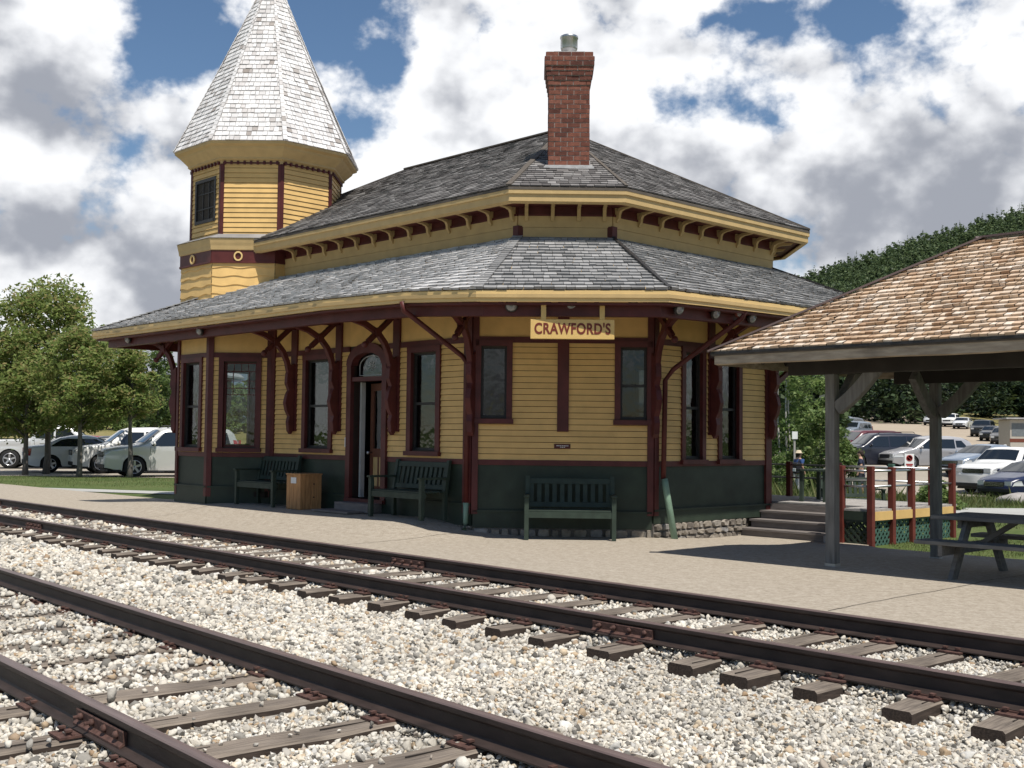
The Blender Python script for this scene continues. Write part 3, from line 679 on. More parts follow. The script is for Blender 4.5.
def window(F, wdw, sash=True, glass='glass', leaded=False, sill=True, label=None, curtain=0, mulls=0):
    s0, s1, z0, z1, c = wdw; m_ = MB()
    fbox(m_, F, s0-c, s0, -.10, .055, z0-.02, z1+.02); fbox(m_, F, s1, s1+c, -.10, .055, z0-.02, z1+.02); fbox(m_, F, s0-c, s1+c, -.10, .06, z1+.02, z1+.11)
    fbox(m_, F, s0-c-.02, s1+c+.02, -.10, .09, z0-.09, z0-.02)
    o = m_.build('window', M['maroon'], st); tag(o, label)
    f = MB(); t = .035
    fbox(f, F, s0, s0+t, -.075, -.03, z0-.02, z1+.02); fbox(f, F, s1-t, s1, -.075, -.03, z0-.02, z1+.02); fbox(f, F, s0+t, s1-t, -.075, -.03, z1-.02, z1+.02); fbox(f, F, s0+t, s1-t, -.075, -.03, z0-.02, z0+.035)
    if sash: zm = (z0+z1)/2-.03; fbox(f, F, s0+t, s1-t, -.085, -.02, zm-.02, zm+.02)
    for k in range(mulls): s = s0+(s1-s0)*(k+1)/(mulls+1); fbox(f, F, s-.01, s+.01, -.07, -.035, z0, z1)
    if leaded:
        ze = z1-.02; zb_ = z0+(z1-z0)*.62
        for k in range(5): s = s0+t+(s1-s0-2*t)*k/4; fbox(f, F, s-.006, s+.006, -.062, -.046, ze-.14, ze)
        for k in (0, .22, .78, 1): s = s0+t+(s1-s0-2*t)*k; fbox(f, F, s-.007, s+.007, -.062, -.046, zb_, ze-.14)
        for z in (ze-.14, (ze-.14+zb_)/2+.04, zb_+.12, zb_): fbox(f, F, s0+t, s1-t, -.0615, -.0465, z-.007, z+.007)
    f.build('sash', M['iron'] if not leaded else M['maroon'], o)
    g = MB(); fbox(g, F, s0, s1, -.056, -.052, z0, z1); g.build('pane', M[glass], o)
    if curtain:
        cu = MB(); n_ = 12; a, b = s0+.02, s0+(s1-s0)*curtain
        vs = [F(a+(b-a)*k/n_, -.11-.012*(k % 2), z) for z in (z0+.02, z0+(z1-z0)*(.68 if curtain > .4 else .95)) for k in range(n_+1)]
        cu.add(vs, [(k, k+1, n_+2+k, n_+1+k) for k in range(n_)]); cu.build('blind', M['curtain'], o)
    return o
window(F_side, w1, curtain=.22); window(F_side, w2, curtain=.68)
window(F_cham, c1w, sash=False); window(F_cham, c2w)
window(F_end, e1w); window(F_end, e2w)
window(F_t1, t1w, curtain=.4); window(F_t2, t2w, sash=False, leaded=True, glass='clear'); window(F_t0, t0w, sash=False)
window(F_ret, (2.0, 2.8, 1.2, 2.7, .09)); window(F_far, (1.4, 2.3, 1.2, 2.7, .09), sash=False); window(F_far, (3.7, 4.45, 1.2, 2.7, .09), sash=False, glass='clear')
# door with arched transom, leaf standing ajar
def door():
    s0, s1 = dr_[0], dr_[1]; sc_ = (s0+s1)/2; hw = (s1-s0)/2; m_ = MB()
    fbox(m_, F_side, s0-.12, s0, -.12, .07, .34, 2.62); fbox(m_, F_side, s1, s1+.12, -.12, .07, .34, 2.62)
    fbox(m_, F_side, s0, s1, -.12, .05, 2.33, 2.40); fbox(m_, F_side, s0-.1, s1+.1, -.12, .10, .34, .40)
    # arched head
    n_ = 14
    def arc(rx, rz): return [(sc_+rx*math.cos(math.pi-math.pi*k/n_), 2.60+rz*math.sin(math.pi*k/n_)) for k in range(n_+1)]
    ou, inn = arc(hw+.13, .36), arc(hw-.02, .20)
    for k in range(n_):
        q = [ou[k], ou[k+1], inn[k+1], inn[k]]
        m_.prism(q, lambda a, b: F_side(a, -.12, b), lambda a, b: F_side(a, .075, b))
    d = m_.build('door', M['maroon'], st)
    t = MB(); fbox(t, F_side, s0, s1, -.06, -.056, 2.40, 2.80); t.build('transom_pane', M['glass'], d)
    f = MB()
    k0 = [(sc_+(hw-.09)*math.cos(math.pi-math.pi*k/n_), 2.58+.17*math.sin(math.pi*k/n_)) for k in range(n_+1)]; k0 = [(k0[0][0], 2.43)]+k0+[(k0[-1][0], 2.43)]
    for a, b in zip(k0, k0[1:]+k0[:1]): f.bar(F_side(a[0], -.05, a[1]), F_side(b[0], -.05, b[1]), .010, .010)
    for k in range(9):
        t_ = 2*math.pi*k/9+.2; f.bar(F_side(sc_+.02*math.cos(t_), -.05, 2.58+.02*math.sin(t_)), F_side(sc_+.10*math.cos(t_), -.05, 2.58+.085*math.sin(t_)), .006, .006)
    f.build('transom_tracery', M['gilt'], d)
    j = MB(); fbox(j, F_side, s0+.01, s0+.06, -.20, -.12, .41, 2.32); j.build('door_jamb', M['curtain'], d)
    # leaf hinged on the right, opened inwards
    hx, hd = s1-.03, -.13; an = R(15)
    def Lf(a, t_, z): return F_side(hx-a*math.cos(an)-t_*math.sin(an)*0+0, hd-a*math.sin(an)*.9+t_, z)
    l = MB(); Wd = .74
    def lb(a0, a1, z0, z1, t0=-.02, t1=.02, mi=0):
        l.add([Lf(a0,t0,z0),Lf(a1,t0,z0),Lf(a1,t1,z0),Lf(a0,t1,z0),Lf(a0,t0,z1),Lf(a1,t0,z1),Lf(a1,t1,z1),Lf(a0,t1,z1)],[(0,3,2,1),(4,5,6,7),(0,1,5,4),(1,2,6,5),(2,3,7,6),(3,0,4,7)], mi)
    lb(0,.11,.42,2.3); lb(Wd-.11,Wd,.42,2.3); lb(.11,Wd-.11,2.18,2.3); lb(.11,Wd-.11,1.08,1.22); lb(.11,Wd-.11,.42,.6); lb(.11,Wd-.11,.6,1.08,-.008,.008,1); lb(.38,.44,.6,1.08,-.012,.012)
    lf = l.build('door_leaf', [mat('door_brown', (.13,.05,.03), .45, .2), M['buff']], d); cu_ = MB(); cu_.add([Lf(.13,-.05,1.24), Lf(.40,-.05,1.24), Lf(.40,-.05,1.95), Lf(.13,-.05,1.95)], [(0,1,2,3)]); cu_.build('blind', M['curtain'], d)
    p = MB(); p.lathe([(.012,0),(.012,.05),(.03,.055),(.03,.085),(.01,.095)], Lf(Wd-.06, .02, 1.15), 8, axis=F_side.n+(0,)); p.build('door_handle', M['steel'], d)
    g = MB(); g.add([Lf(.11,0,1.22), Lf(Wd-.11,0,1.22), Lf(Wd-.11,0,2.18), Lf(.11,0,2.18)], [(0,1,2,3)]); g.build('door_pane', M['glass'], d)
    s = MB(); fbox(s, F_side, s0-.20, s1-.10, .0, .62, .05, .20); fbox(s, F_side, s0-.05, s1+.02, .0, .32, .20, .345); fbox(s, F_side, s0-.23, s1-.07, .0, .65, .20, .225); 
    s.build('door_step', M['step'], st)
door()
n_ = MB(); fbox(n_, F_side, sQ(16.02)+.21, sQ(16.02)+.33, .02, .035, 1.24, 1.40); n_.build('paper_notice', M['paper'], st)
pl = MB(); fbox(pl, F_cham, 1.19, 1.43, .02, .04, 1.27, 1.34); q = pl.build('wall_plaque', M['maroon'], st, bevel=.004)
pl = MB()
for k in range(7): fbox(pl, F_cham, 1.225+k*.026, 1.243+k*.026, .04, .0415, 1.308, 1.318)
for k in range(3): fbox(pl, F_cham, 1.28+k*.026, 1.298+k*.026, .04, .0415, 1.288, 1.297)
pl.build('plaque_lettering', M['paper'], q)

# eaves and roofs -----------------------------------------------------------
EV = [(9.95,22.5,3.48),(9.95,14.5,3.49),(10.05,12.6,3.465),(10.20,11.27,3.395),(11.86,9.33,3.385),(12.7,9.30,3.40),(15.15,9.29,3.435),(19.0,9.27,3.48),(21.0,11.2,3.51),(21.0,19.6,3.51),(19.8,22.5,3.5)]
CL = [(12.8,22.2),(12.8,13.15),(13.88,12.1),(18.45,12.1),(19.55,13.2),(19.55,22.2)]; ZC = 4.655
def shingles(mb, pos, lim, rows, r, w0=.09, w1=.19, th=.016, jit=.35):
    for k in range(rows):
        r0, r1 = k/rows, min(1, (k+1.12)/rows); L0, H0 = lim(r0); L1, H1 = lim(r1); a = min(L0, L1)-r.uniform(0, w1)
        while a < max(H0, H1):
            wd = r.uniform(w0, w1); b = a+wd-.006
            A0, B0 = max(a, L0), min(b, H0); A1_, B1 = max(a, L1), min(b, H1)
            a += wd
            if B0 <= A0 and B1 <= A1_: continue
            if B0 < A0: A0 = B0 = min(max(A0, L0), H0)
            if B1 < A1_: A1_ = B1 = min(max(A1_, L1), H1)
            dr = r.uniform(-.08, .04)/rows*jit*2; h_ = th*r.uniform(.75, 1.4)
            p0, p1, p2, p3 = pos(A0, r0+dr, h_), pos(B0, r0+dr, h_*r.uniform(.85,1.15)), pos(B1, r1, .002), pos(A1_, r1, .002)
            mb.add([p0, p1, p2, p3, pos(A0, r0+dr, -.004), pos(B0, r0+dr, -.004)], [(0,1,2,3), (4,5,1,0)])
def eaveQ(Q):  # trackside eave line by Q
    e = EV[:4][::-1]; P = interp(Q, [(p[1], p[0]) for p in e]); z = interp(Q, [(p[1], p[2]) for p in e]); return P, z
def pos_side(Q, t, h_):
    P, z = eaveQ(Q); n_ = (-.37, .93); sag = -.02*math.sin(math.pi*t)
    return S(P+(12.8-P)*t+n_[0]*h_, Q, z+(ZC-z)*t+n_[1]*h_+sag)
def pos_end(P, t, h_):
    e = EV[4:8]; Q = interp(P, [(p[0], p[1]) for p in e]); z = interp(P, [(p[0], p[2]) for p in e])
    return S(P, Q+(12.1-Q)*t-.4*h_, z+(ZC-z)*t+.91*h_-.02*math.sin(math.pi*t))
ma, mb_ = Vector(EV[3]), Vector(EV[4]); m0 = (ma+mb_)/2; ul = (mb_-ma).normalized(); LC = (mb_-ma).length
ta, tb = Vector((12.8,13.15,ZC)), Vector((13.88,12.1,ZC)); t0 = (ta+tb)/2; ut = (tb-ta).normalized(); LT = (tb-ta).length
def pos_ch(a, t, h_):
    p = (m0+ul*a)*(1-t)+(t0+ut*a)*t; return S(p.x-.28*h_, p.y-.28*h_, p.z+.92*h_-.02*math.sin(math.pi*t))
r_ = random.Random(21)
a = MB(); shingles(a, pos_side, lambda t: (lerp(11.27, 13.15, t), lerp(22.5, 20.7, t)), 18, r_, th=.026); lower = a.build('lower_roof', M['shsilver'], st, recalc=False)
tag(lower, 'silvery shingled lower roof slope above the tracks')
a = MB(); shingles(a, pos_ch, lambda t: (lerp(-LC/2, -LT/2, t), lerp(LC/2, LT/2, t)), 17, r_, th=.026)
tag(a.build('lower_roof', M['shgrey'], st, recalc=False), 'grey shingled lower roof face above the name board')
a = MB(); shingles(a, pos_end, lambda t: (lerp(11.86, 13.88, t), lerp(19.0, 18.45, t)), 17, r_, th=.026)
tag(a.build('lower_roof', M['shgrey'], st, recalc=False), 'grey shingled lower roof face on the right')
# boards under the shingles, also the far slopes
def deck_poly(mb, pts, t=.05, dz=-.012):
    k = len(pts); mb.add([S(*p[:2], p[2]+dz) for p in pts]+[S(*p[:2], p[2]+dz-t) for p in pts], [tuple(range(k)), tuple(range(k, 2*k))[::-1]]+[(i, (i+1)%k, k+(i+1)%k, k+i) for i in range(k)])
m_ = MB(); ct = [(*p, ZC) for p in CL]
def strip(e0, e1, c0, c1): deck_poly(m_, [e0, e1, c1, c0], dz=-.065)
strip(EV[0], EV[1], (12.8,20.9,ZC), (12.8,14.9,ZC)); strip(EV[1], EV[2], (12.8,14.9,ZC), (12.8,13.9,ZC)); strip(EV[2], EV[3], (12.8,13.9,ZC), ct[1]); strip(EV[3], EV[4], ct[1], ct[2])
strip(EV[4], EV[5], ct[2], (14.3,12.1,ZC)); strip(EV[5], EV[6], (14.3,12.1,ZC), (16,12.1,ZC)); strip(EV[6], EV[7], (16,12.1,ZC), ct[3]); strip(EV[7], EV[8], ct[3], ct[4]); strip(EV[8], EV[9], ct[4], ct[5]); strip(EV[9], EV[10], ct[5], (18,20.9,ZC)); strip(EV[10], EV[0], (18,20.9,ZC), (12.8,20.9,ZC))
m_.build('roof_boards', M['buff'], st)
m_ = MB()
for e0, e1, c0, c1, lim0 in ((EV[7],EV[8],ct[3],ct[4],0),(EV[8],EV[9],ct[4],ct[5],0),(EV[9],EV[10],ct[5],(18,20.9,ZC),0),(EV[10],EV[0],(18,20.9,ZC),(12.8,20.9,ZC),0)):
    L_ = math.hypot(e1[0]-e0[0], e1[1]-e0[1])
    def pg(a, t, h_, e0=e0, e1=e1, c0=c0, c1=c1, L_=L_):
        k = a/L_; p = lerp(e0, e1, k); q = lerp(c0, c1, k); x = lerp(p, q, t); return S(x[0], x[1], x[2]+h_)
    shingles(m_, pg, lambda t, L_=L_: (0, L_), 24, r_, .12, .25)
tag(m_.build('lower_roof', M['shgrey'], st, recalc=False), 'lower roof slopes at the back')
def inset(pts, d):
    out = []; n_ = len(pts); c = (sum(p[0] for p in pts)/n_, sum(p[1] for p in pts)/n_)
    for i in range(n_):
        p, q, r = pts[i-1], pts[i], pts[(i+1)%n_]
        def nrm(a, b): dx, dy = b[0]-a[0], b[1]-a[1]; k = math.hypot(dx, dy); return (dy/k, -dx/k)
        n1, n2 = nrm(p, q), nrm(q, r); s = 1+n1[0]*n2[0]+n1[1]*n2[1]; bx, by = (n1[0]+n2[0])/s, (n1[1]+n2[1])/s
        sg = 1 if (c[0]-q[0])*bx+(c[1]-q[1])*by > 0 else -1
        out.append((q[0]+bx*d*sg, q[1]+by*d*sg, q[2]))
    return out
def ring_board(mb, pts, d0, d1, z0, z1, closed=True, mi=0):
    A, B = inset(pts, d0), inset(pts, d1); n_ = len(pts)
    for i in range(n_ if closed else n_-1):
        j = (i+1) % n_
        vs = [(*A[i][:2], A[i][2]+z0), (*A[j][:2], A[j][2]+z0), (*B[j][:2], B[j][2]+z0), (*B[i][:2], B[i][2]+z0), (*A[i][:2], A[i][2]+z1), (*A[j][:2], A[j][2]+z1), (*B[j][:2], B[j][2]+z1), (*B[i][:2], B[i][2]+z1)]
        mb.add([S(*v) for v in vs], [(0,3,2,1),(4,5,6,7),(0,1,5,4),(1,2,6,5),(2,3,7,6),(3,0,4,7)], mi)
m_ = MB(); ring_board(m_, EV, .02, .06, -.165, -.022); ring_board(m_, EV, .005, .03, -.085, -.018)
tag(m_.build('eave_fascia', M['trimyellow'], st), 'yellow eave board of the lower roof')
m_ = MB(); ring_board(m_, EV, .24, .36, -.335, -.17); ring_board(m_, EV, .07, .24, -.20, -.172); m_.build('eave_beam', M['maroon'], st)
# rafters
for i in range(len(EV)):
    a, b = EV[i], EV[(i+1) % len(EV)]
    if i in (7, 8, 9, 10): continue
    L_ = math.hypot(b[0]-a[0], b[1]-a[1]); k = int(L_/.62)
    for j in range(k):
        t = (j+.5)/k; p = lerp(a, b, t); nx, ny = -(b[1]-a[1])/L_, (b[0]-a[0])/L_
        if (15.5-p[0])*nx+(17-p[1])*ny < 0: nx, ny = -nx, -ny
        if i == 0 and 18 < p[1] < 21: continue
        m_ = MB(); m_.bar(S(p[0]+nx*.06, p[1]+ny*.06, p[2]-.15), S(p[0]+nx*1.15, p[1]+ny*1.15, p[2]+.22), .06, .09); m_.build('rafter_tail', M['maroon'], st)
# hips
for a, b in ((EV[3], ct[1]), (EV[0], (12.8, 20.7, ZC))):
    m_ = MB()
    for k in range(26):
        p, q = lerp(a, b, k/26), lerp(a, b, (k+1.25)/26); m_.bar(S(p[0],p[1],p[2]+.03), S(q[0],q[1],q[2]+.012), .16, .014)
    m_.build('hip_cap', M['shgrey'], st)
m_ = MB(); m_.bar(S(*EV[4][:2], EV[4][2]+.02), S(*ct[2][:2], ct[2][2]+.02), .05, .03); m_.build('hip_flashing', M['iron'], st); m_ = MB(); m_.bar(S(*EV[7][:2], EV[7][2]+.02), S(*ct[3][:2], ct[3][2]+.02), .05, .03); m_.build('hip_flashing', M['iron'], st)

# clerestory ----------------------------------------------------------------
CF = [Face(CL[0], (0,-1), (-1,0), 9.05), Face(CL[1], (1.08,-1.05), (-1.05,-1.08), math.hypot(1.08,1.05)), Face(CL[2], (1,0), (0,-1), 4.57), Face(CL[3], (1,1), (1,-1), 1.1*math.sqrt(2)), Face(CL[4], (0,1), (1,0), 9.0), Face(CL[5], (-1,0), (0,1), 6.75)]
a, b, c, d = MB(), MB(), MB(), MB()
for F in CF:
    fbox(a, F, 0, F.L, -.1, .0, 4.4, 5.5); fbox(b, F, 0, F.L, .0, .022, 4.60, 4.80); fbox(b, F, 0, F.L, .0, .032, 4.803, 4.985); fbox(c, F, -.005, F.L+.005, 0, .045, 4.985, 5.02); fbox(c, F, 0, F.L, 0, .016, 5.02, 5.36)
    fbox(d, F, -.01, F.L+.01, .0, .05, 4.56, 4.635)
a.build('upper_wall', M['room'], st); b.build('upper_wall_boards', M['buff'], st); c.build('upper_frieze', M['maroon'], st); d.build('roof_flashing', M['iron'], st)
for k in (1, 2): p = CL[k]; a = MB(); a.box((p[0]-PW-.07, p[1]-QE-.07, 4.62), (p[0]-PW+.05, p[1]-QE+.05, 4.82)); a.build('corner_block', M['maroon'], st)
UE = [(12.2,22.7,5.34),(12.2,12.76,5.33),(13.53,11.5,5.33),(18.8,11.5,5.36),(20.15,12.85,5.36),(20.15,22.7,5.36)]
m_ = MB(); ring_board(m_, UE, .03, .08, -.235, -.03); ring_board(m_, UE, .005, .04, -.12, -.022); ring_board(m_, UE, .05, .14, -.255, -.235)
tag(m_.build('eave_fascia', M['buff'], st), 'yellow eave board of the upper roof')
m_ = MB(); ring_board(m_, UE, .09, .62, -.20, -.17); m_.build('upper_soffit', M['maroon'], st)
def modillion(mb, F, s):
    c = [(.02,.0),(.05,.05),(.06,.12),(.09,.175),(.17,.205),(.29,.215),(.36,.225),(.40,.255)]
    mb.sweep([F(s, a+.016, 4.925+b) for a, b in c], .055, [.05,.06,.055,.06,.06,.055,.06,.05], (F.u[0], F.u[1], 0))
    fbox(mb, F, s-.028, s+.028, .016, .06, 4.90, 5.15)
for F in CF[:5]:
    k = max(2, round(F.L/.5)); m_ = MB()
    if F is CF[1]: sl = [.13, .55, .97, 1.38]
    else: sl = [.08+(F.L-.16)*i/(k-1) for i in range(k)]
    for s in sl:
        m_ = MB(); modillion(m_, F, s); m_.build('eave_bracket', M['buff'], st)
# upper hipped roof
AP, AQ = (16.18, 15.4, 7.47), (16.18, 20.3, 7.47)
def hip_pos(e0, e1, r0, r1, nrm):
    L_ = math.hypot(e1[0]-e0[0], e1[1]-e0[1])
    def pos(a, t, h_):
        k = a/L_; p = lerp(e0, e1, k); q = lerp(r0, r1, k)
        x = lerp(p, q, t); return S(x[0]+nrm[0]*h_, x[1]+nrm[1]*h_, x[2]+.88*h_)
    return pos, L_
m_ = MB()
def slope(e0, e1, r0, r1, rows, nrm):
    """trapezoid slope: upright joints, clipped at the hips"""
    e0, e1, r0, r1 = map(Vector, (e0, e1, r0, r1)); L_ = (e1-e0).length; u = (e1-e0)/L_
    b0 = (r0-e0).dot(u); b1 = (r1-e0).dot(u); mid = (r0+r1)/2; foot = e0+u*((mid-e0).dot(u)); up = mid-foot
    def pos(a, t, h_): p = e0+u*a+up*t; return S(p.x+nrm[0]*h_, p.y+nrm[1]*h_, p.z+.88*h_)
    shingles(m_, pos, lambda t: (b0*t, L_+(b1-L_)*t), rows, r_, .10, .2, .016)
slope(UE[0], UE[1], AQ, AP, 34, (-.45, 0)); slope(UE[1], UE[2], AP, AP, 32, (-.3,-.3)); slope(UE[2], UE[3], AP, AP, 32, (0,-.45)); slope(UE[3], UE[4], AP, AP, 30, (.3,-.3)); slope(UE[4], UE[5], AP, AQ, 30, (.45,0)); slope(UE[5], UE[0], AQ, AQ, 30, (0,.4))
m_.build('upper_roof', M['shupper'], st, recalc=False)
m_ = MB(); 
for pts in ([UE[0],UE[1],AP,AQ],[UE[1],UE[2],AP],[UE[2],UE[3],AP],[UE[3],UE[4],AP],[UE[4],UE[5],AQ,AP],[UE[5],UE[0],AQ]): deck_poly(m_, pts, .04, -.02)
m_.build('roof_boards', M['deckwood'], st)
m_ = MB()
m_.bar(S(*AP[:2], AP[2]+.015), S(*AQ[:2], AQ[2]+.015), .14, .03); m_.bar(S(*UE[2][:2], UE[2][2]+.015), S(*AP[:2], AP[2]+.0), .05, .03); m_.bar(S(*UE[1][:2], UE[1][2]+.01), S(*AP[:2], AP[2]+.0), .09, .03); m_.bar(S(*UE[3][:2], UE[3][2]+.01), S(*AP[:2], AP[2]), .10, .03); m_.bar(S(*UE[0][:2], UE[0][2]+.01), S(*AQ[:2], AQ[2]), .10, .03)
m_.build('roof_ridge', M['deckwood'], st)

# ------------------------------------------------------------------ tower, chimney, eave details
def tower():
    c0 = (13.19, 21.45); c1 = (c0[0]+.10*CT, c0[1]-.10*ST); RO = 1.653     # the tower stands back from the bay window under it
    def S(P, Q, z): return (P-PW, Q-QE, TB+(z-5.0)*TK)
    TK, TB = 1.10, 5.36
    class Face(globals()['Face']):
        def __call__(f, s, d, z): return S(f.O[0]+f.u[0]*s+f.n[0]*d, f.O[1]+f.u[1]*s+f.n[1]*d, z)
    def octf(c, r):
        vs = [octv(c, r, k) for k in range(8)]; out = []
        for k in range(8):
            a, b = vs[(k+1) % 8], vs[k]   # viewer's left to right from outside
            m_ = ((a[0]+b[0])/2-c[0], (a[1]+b[1])/2-c[1]); out.append(Face(a, (b[0]-a[0], b[1]-a[1]), m_, math.hypot(b[0]-a[0], b[1]-a[1])))
        return out
    lo = octf(c0, RO); up = octf(c1, RO*.95)
    t = MB(); 
    for F in lo: fbox(t, F, 0, F.L, -.1, 0, 3.4, 5.0)
    for F in up: fbox(t, F, 0, F.L, -.1, 0, 4.9, 6.75)
    tw = t.build('tower', M['room'], st)
    fs = MB(); r = random.Random(4)
    for F in lo:
        z = 3.5
        while z < 4.56:
            n_ = 24; ph = r.uniform(0, 6); low = []; hi = []
            for k in range(n_+1):
                s = F.L*k/n_; wv = .016*math.sin(s*11+ph); low.append(F(s, .026, z+wv)); hi.append(F(s, .006, min(z+.20, 4.58)))
            bot = [F(F.L*k/n_, 0, z+.016*math.sin(F.L*k/n_*11+ph)) for k in range(n_+1)]
            fs.add(low+hi+bot, [(k, k+1, n_+2+k, n_+1+k) for k in range(n_)]+[(2*n_+2+k, 2*n_+3+k, k+1, k) for k in range(n_)]); z += .165
    fs.build('wavy_shingle_siding', M['yellow'], tw, recalc=False)
    s = MB()
    for i, F in enumerate(up): 
        H = [(F.L/2-.42, F.L/2+.42, 5.38, 6.22)] if up_is(F, (-1, 0)) or up_is(F, (0, 1)) else []
        for a, b, c, d in rects(.05, F.L-.05, 5.06, 6.40, H): clap(s, F, a, b, c, d, .092, 5.06)
    s.build('clapboard_siding', M['yellow'], tw, recalc=False)
    b = MB(); cb = MB()
    for F in lo: fbox(b, F, -.01, F.L+.01, 0, .04, 4.575, 4.80); fbox(b, F, -.01, F.L+.01, 0, .055, 4.565, 4.60)
    for F in up:
        for q0, q1, q2 in ((-.02,.055,.035), (F.L-.055,F.L+.02,.036)): cb = MB(); fbox(cb, F, q0, q1, 0, q2, 5.05, 6.42); cb.build('corner_board', M['maroon'], tw)
    b.build('tower_band', M['maroon'], tw)
    for F in lo:
        if up_is(F, (-1,0)) or up_is(F, (-.7,-.7)):
            s_ = F.L*.58; m_ = MB(); n_ = 20; 
            vs = []
            for k in range(n_): t_ = 2*math.pi*k/n_; vs += [F(s_+.09*math.cos(t_), .04, 4.69+.09*math.sin(t_)), F(s_+.09*math.cos(t_), .065, 4.69+.09*math.sin(t_)), F(s_+.062*math.cos(t_), .065, 4.69+.062*math.sin(t_)), F(s_+.062*math.cos(t_), .035, 4.69+.062*math.sin(t_))]
            m_.add(vs, [(4*k+j, 4*k+(j+1)%4, 4*((k+1)%n_)+(j+1)%4, 4*((k+1)%n_)+j) for k in range(n_) for j in range(4)]); m_.build('medallion', M['trimyellow'], tw)
    def ringp(mb, prof, c, mi=0):
        k = len(prof); vs = []
        for r, z in prof: vs += [S(*octv(c, r/math.cos(R(22.5)), j), z) for j in range(8)]
        mb.add(vs, [(i*8+j, i*8+(j+1)%8, (i+1)*8+(j+1)%8, (i+1)*8+j) for i in range(k-1) for j in range(8)], mi)
    ap = RO*math.cos(R(22.5)); ap1 = ap*.95
    co_ = MB(); ringp(co_, [(ap+.04,4.80),(ap+.06,4.81),(ap+.07,4.88),(ap+.085,4.93),(ap+.10,5.0),(ap+.10,5.015),(ap+.02,5.03)], c0)
    co_.build('tower_cornice', M['buff'], tw)
    sk = MB()
    for k in range(8):
        p = [octv(c0, (ap+.115)/math.cos(R(22.5)), k), octv(c0, (ap+.115)/math.cos(R(22.5)), k+1), octv(c1, ap1/math.cos(R(22.5)), k+1), octv(c1, ap1/math.cos(R(22.5)), k)]
        sk.add([S(*p[0],5.02), S(*p[1],5.02), S(*p[2],5.13), S(*p[3],5.13)], [(0,1,2,3)])
    sk.build('skirt_roof', M['shupper'], tw)
    co_ = MB(); E_ = 1.97*math.cos(R(22.5)); ringp(co_, [(ap1+.015,6.40),(ap1+.035,6.41),(ap1+.035,6.47),(ap1+.10,6.50),(ap1+.10,6.53),(E_-.12,6.66),(E_-.10,6.70),(E_-.02,6.73),(E_-.01,6.775),(E_-.2,6.78)], c1)
    co_.build('tower_cornice', M['buff'], tw)
    for F in up:
        k = 9; dn = MB(); fbox(dn, F, .02, F.L-.02, .032, .037, 6.42, 6.45)
        for i in range(k): s_ = F.L*(i+.5)/k; fbox(dn, F, s_-.022, s_+.022, .033, .075, 6.405, 6.465)
        dn.build('dentil_course', M['maroon'], tw)
    # tower windows
    for F in up:
        if up_is(F, (-1, 0)) or up_is(F, (0, 1)):
            s0, s1, z0, z1 = F.L/2-.36, F.L/2+.36, 5.44, 6.16; m_ = MB()
            fbox(m_, F, s0-.06, s0, -.08, .04, z0-.06, z1+.06); fbox(m_, F, s1, s1+.06, -.08, .04, z0-.06, z1+.06); fbox(m_, F, s0, s1, -.08, .04, z1, z1+.06); fbox(m_, F, s0, s1, -.08, .05, z0-.06, z0)
            for k in (.33, .67): fbox(m_, F, s0+(s1-s0)*k-.01, s0+(s1-s0)*k+.01, -.03, .02, z0, z1)
            for k in (.3, .7): fbox(m_, F, s0, s1, -.031, .019, z0+(z1-z0)*k-.01, z0+(z1-z0)*k+.01)
            for a, b in (((0,.3),(.5,.0)),((.5,0),(1,.3)),((0,.7),(.5,1)),((.5,1),(1,.7))):
                m_.bar(F(s0+(s1-s0)*a[0], 0, z0+(z1-z0)*a[1]), F(s0+(s1-s0)*b[0], 0, z0+(z1-z0)*b[1]), .014, .014)
            m_.build('tower_window', M['iron'], tw)
            g = MB(); fbox(g, F, s0, s1, -.02, -.014, z0, z1); g.build('tower_pane', M['carglass'], tw)
    # spire
    sp = MB(); r = random.Random(31); apx = Vector((*c1, 10.66)); un = MB()
    for k in range(8):
        a, b = octv(c1, 1.97, k+1), octv(c1, 1.97, k); e0, e1 = Vector((*a, 6.78)), Vector((*b, 6.78)); u = (e1-e0).normalized(); L_ = (e1-e0).length; md = (e0+e1)/2; uv = apx-md
        nn = u.cross(uv).normalized(); 
        if nn.z < 0: nn = -nn
        def pos(s_, t_, h_):
            p = e0+u*s_+uv*t_; p += nn*(h_-.03*math.sin(math.pi*min(1,max(0,t_)))*1.0); return S(p.x, p.y, p.z)
        shingles(sp, pos, lambda t_: (L_/2*t_, L_-L_/2*t_), 40, r, .07, .15, .017)
        cc = lambda p: (c1[0]+(p.x-c1[0])*.975, c1[1]+(p.y-c1[1])*.975); un.add([S(*cc(e0),6.745), S(*cc(e1),6.745), S(apx.x,apx.y,apx.z-.22)], [(0,1,2)])
        for q in range(40):
            t0_, t1_ = q/40, (q+1.1)/40; p, q2 = e1+(apx-e1)*t0_, e1+(apx-e1)*min(1,t1_); dd = .012-.03*math.sin(math.pi*t0_)
            o_ = Vector((p.x-c1[0], p.y-c1[1], 0)); o_ = o_.normalized() if o_.length > 1e-3 else Vector((0,0,0))
            sp.bar(S(p.x+o_.x*dd, p.y+o_.y*dd, p.z+.02), S(q2.x+o_.x*dd, q2.y+o_.y*dd, q2.z+.005), .06*(1-t0_)+.03, .012)
    un.build('spire_boards', M['deckwood'], tw)
    o = sp.build('spire', M['shspire'], tw, recalc=False)
    f = MB(); f.lathe([(.07,-.1),(.05,.1),(.09,.16),(.03,.24),(.025,.7),(.002,1.0)], S(apx.x, apx.y, apx.z), 10); f.build('finial', M['flash'], tw)
def up_is(F, n):
    k = math.hypot(*n); return F.n[0]*n[0]/k+F.n[1]*n[1]/k > .97
tower()
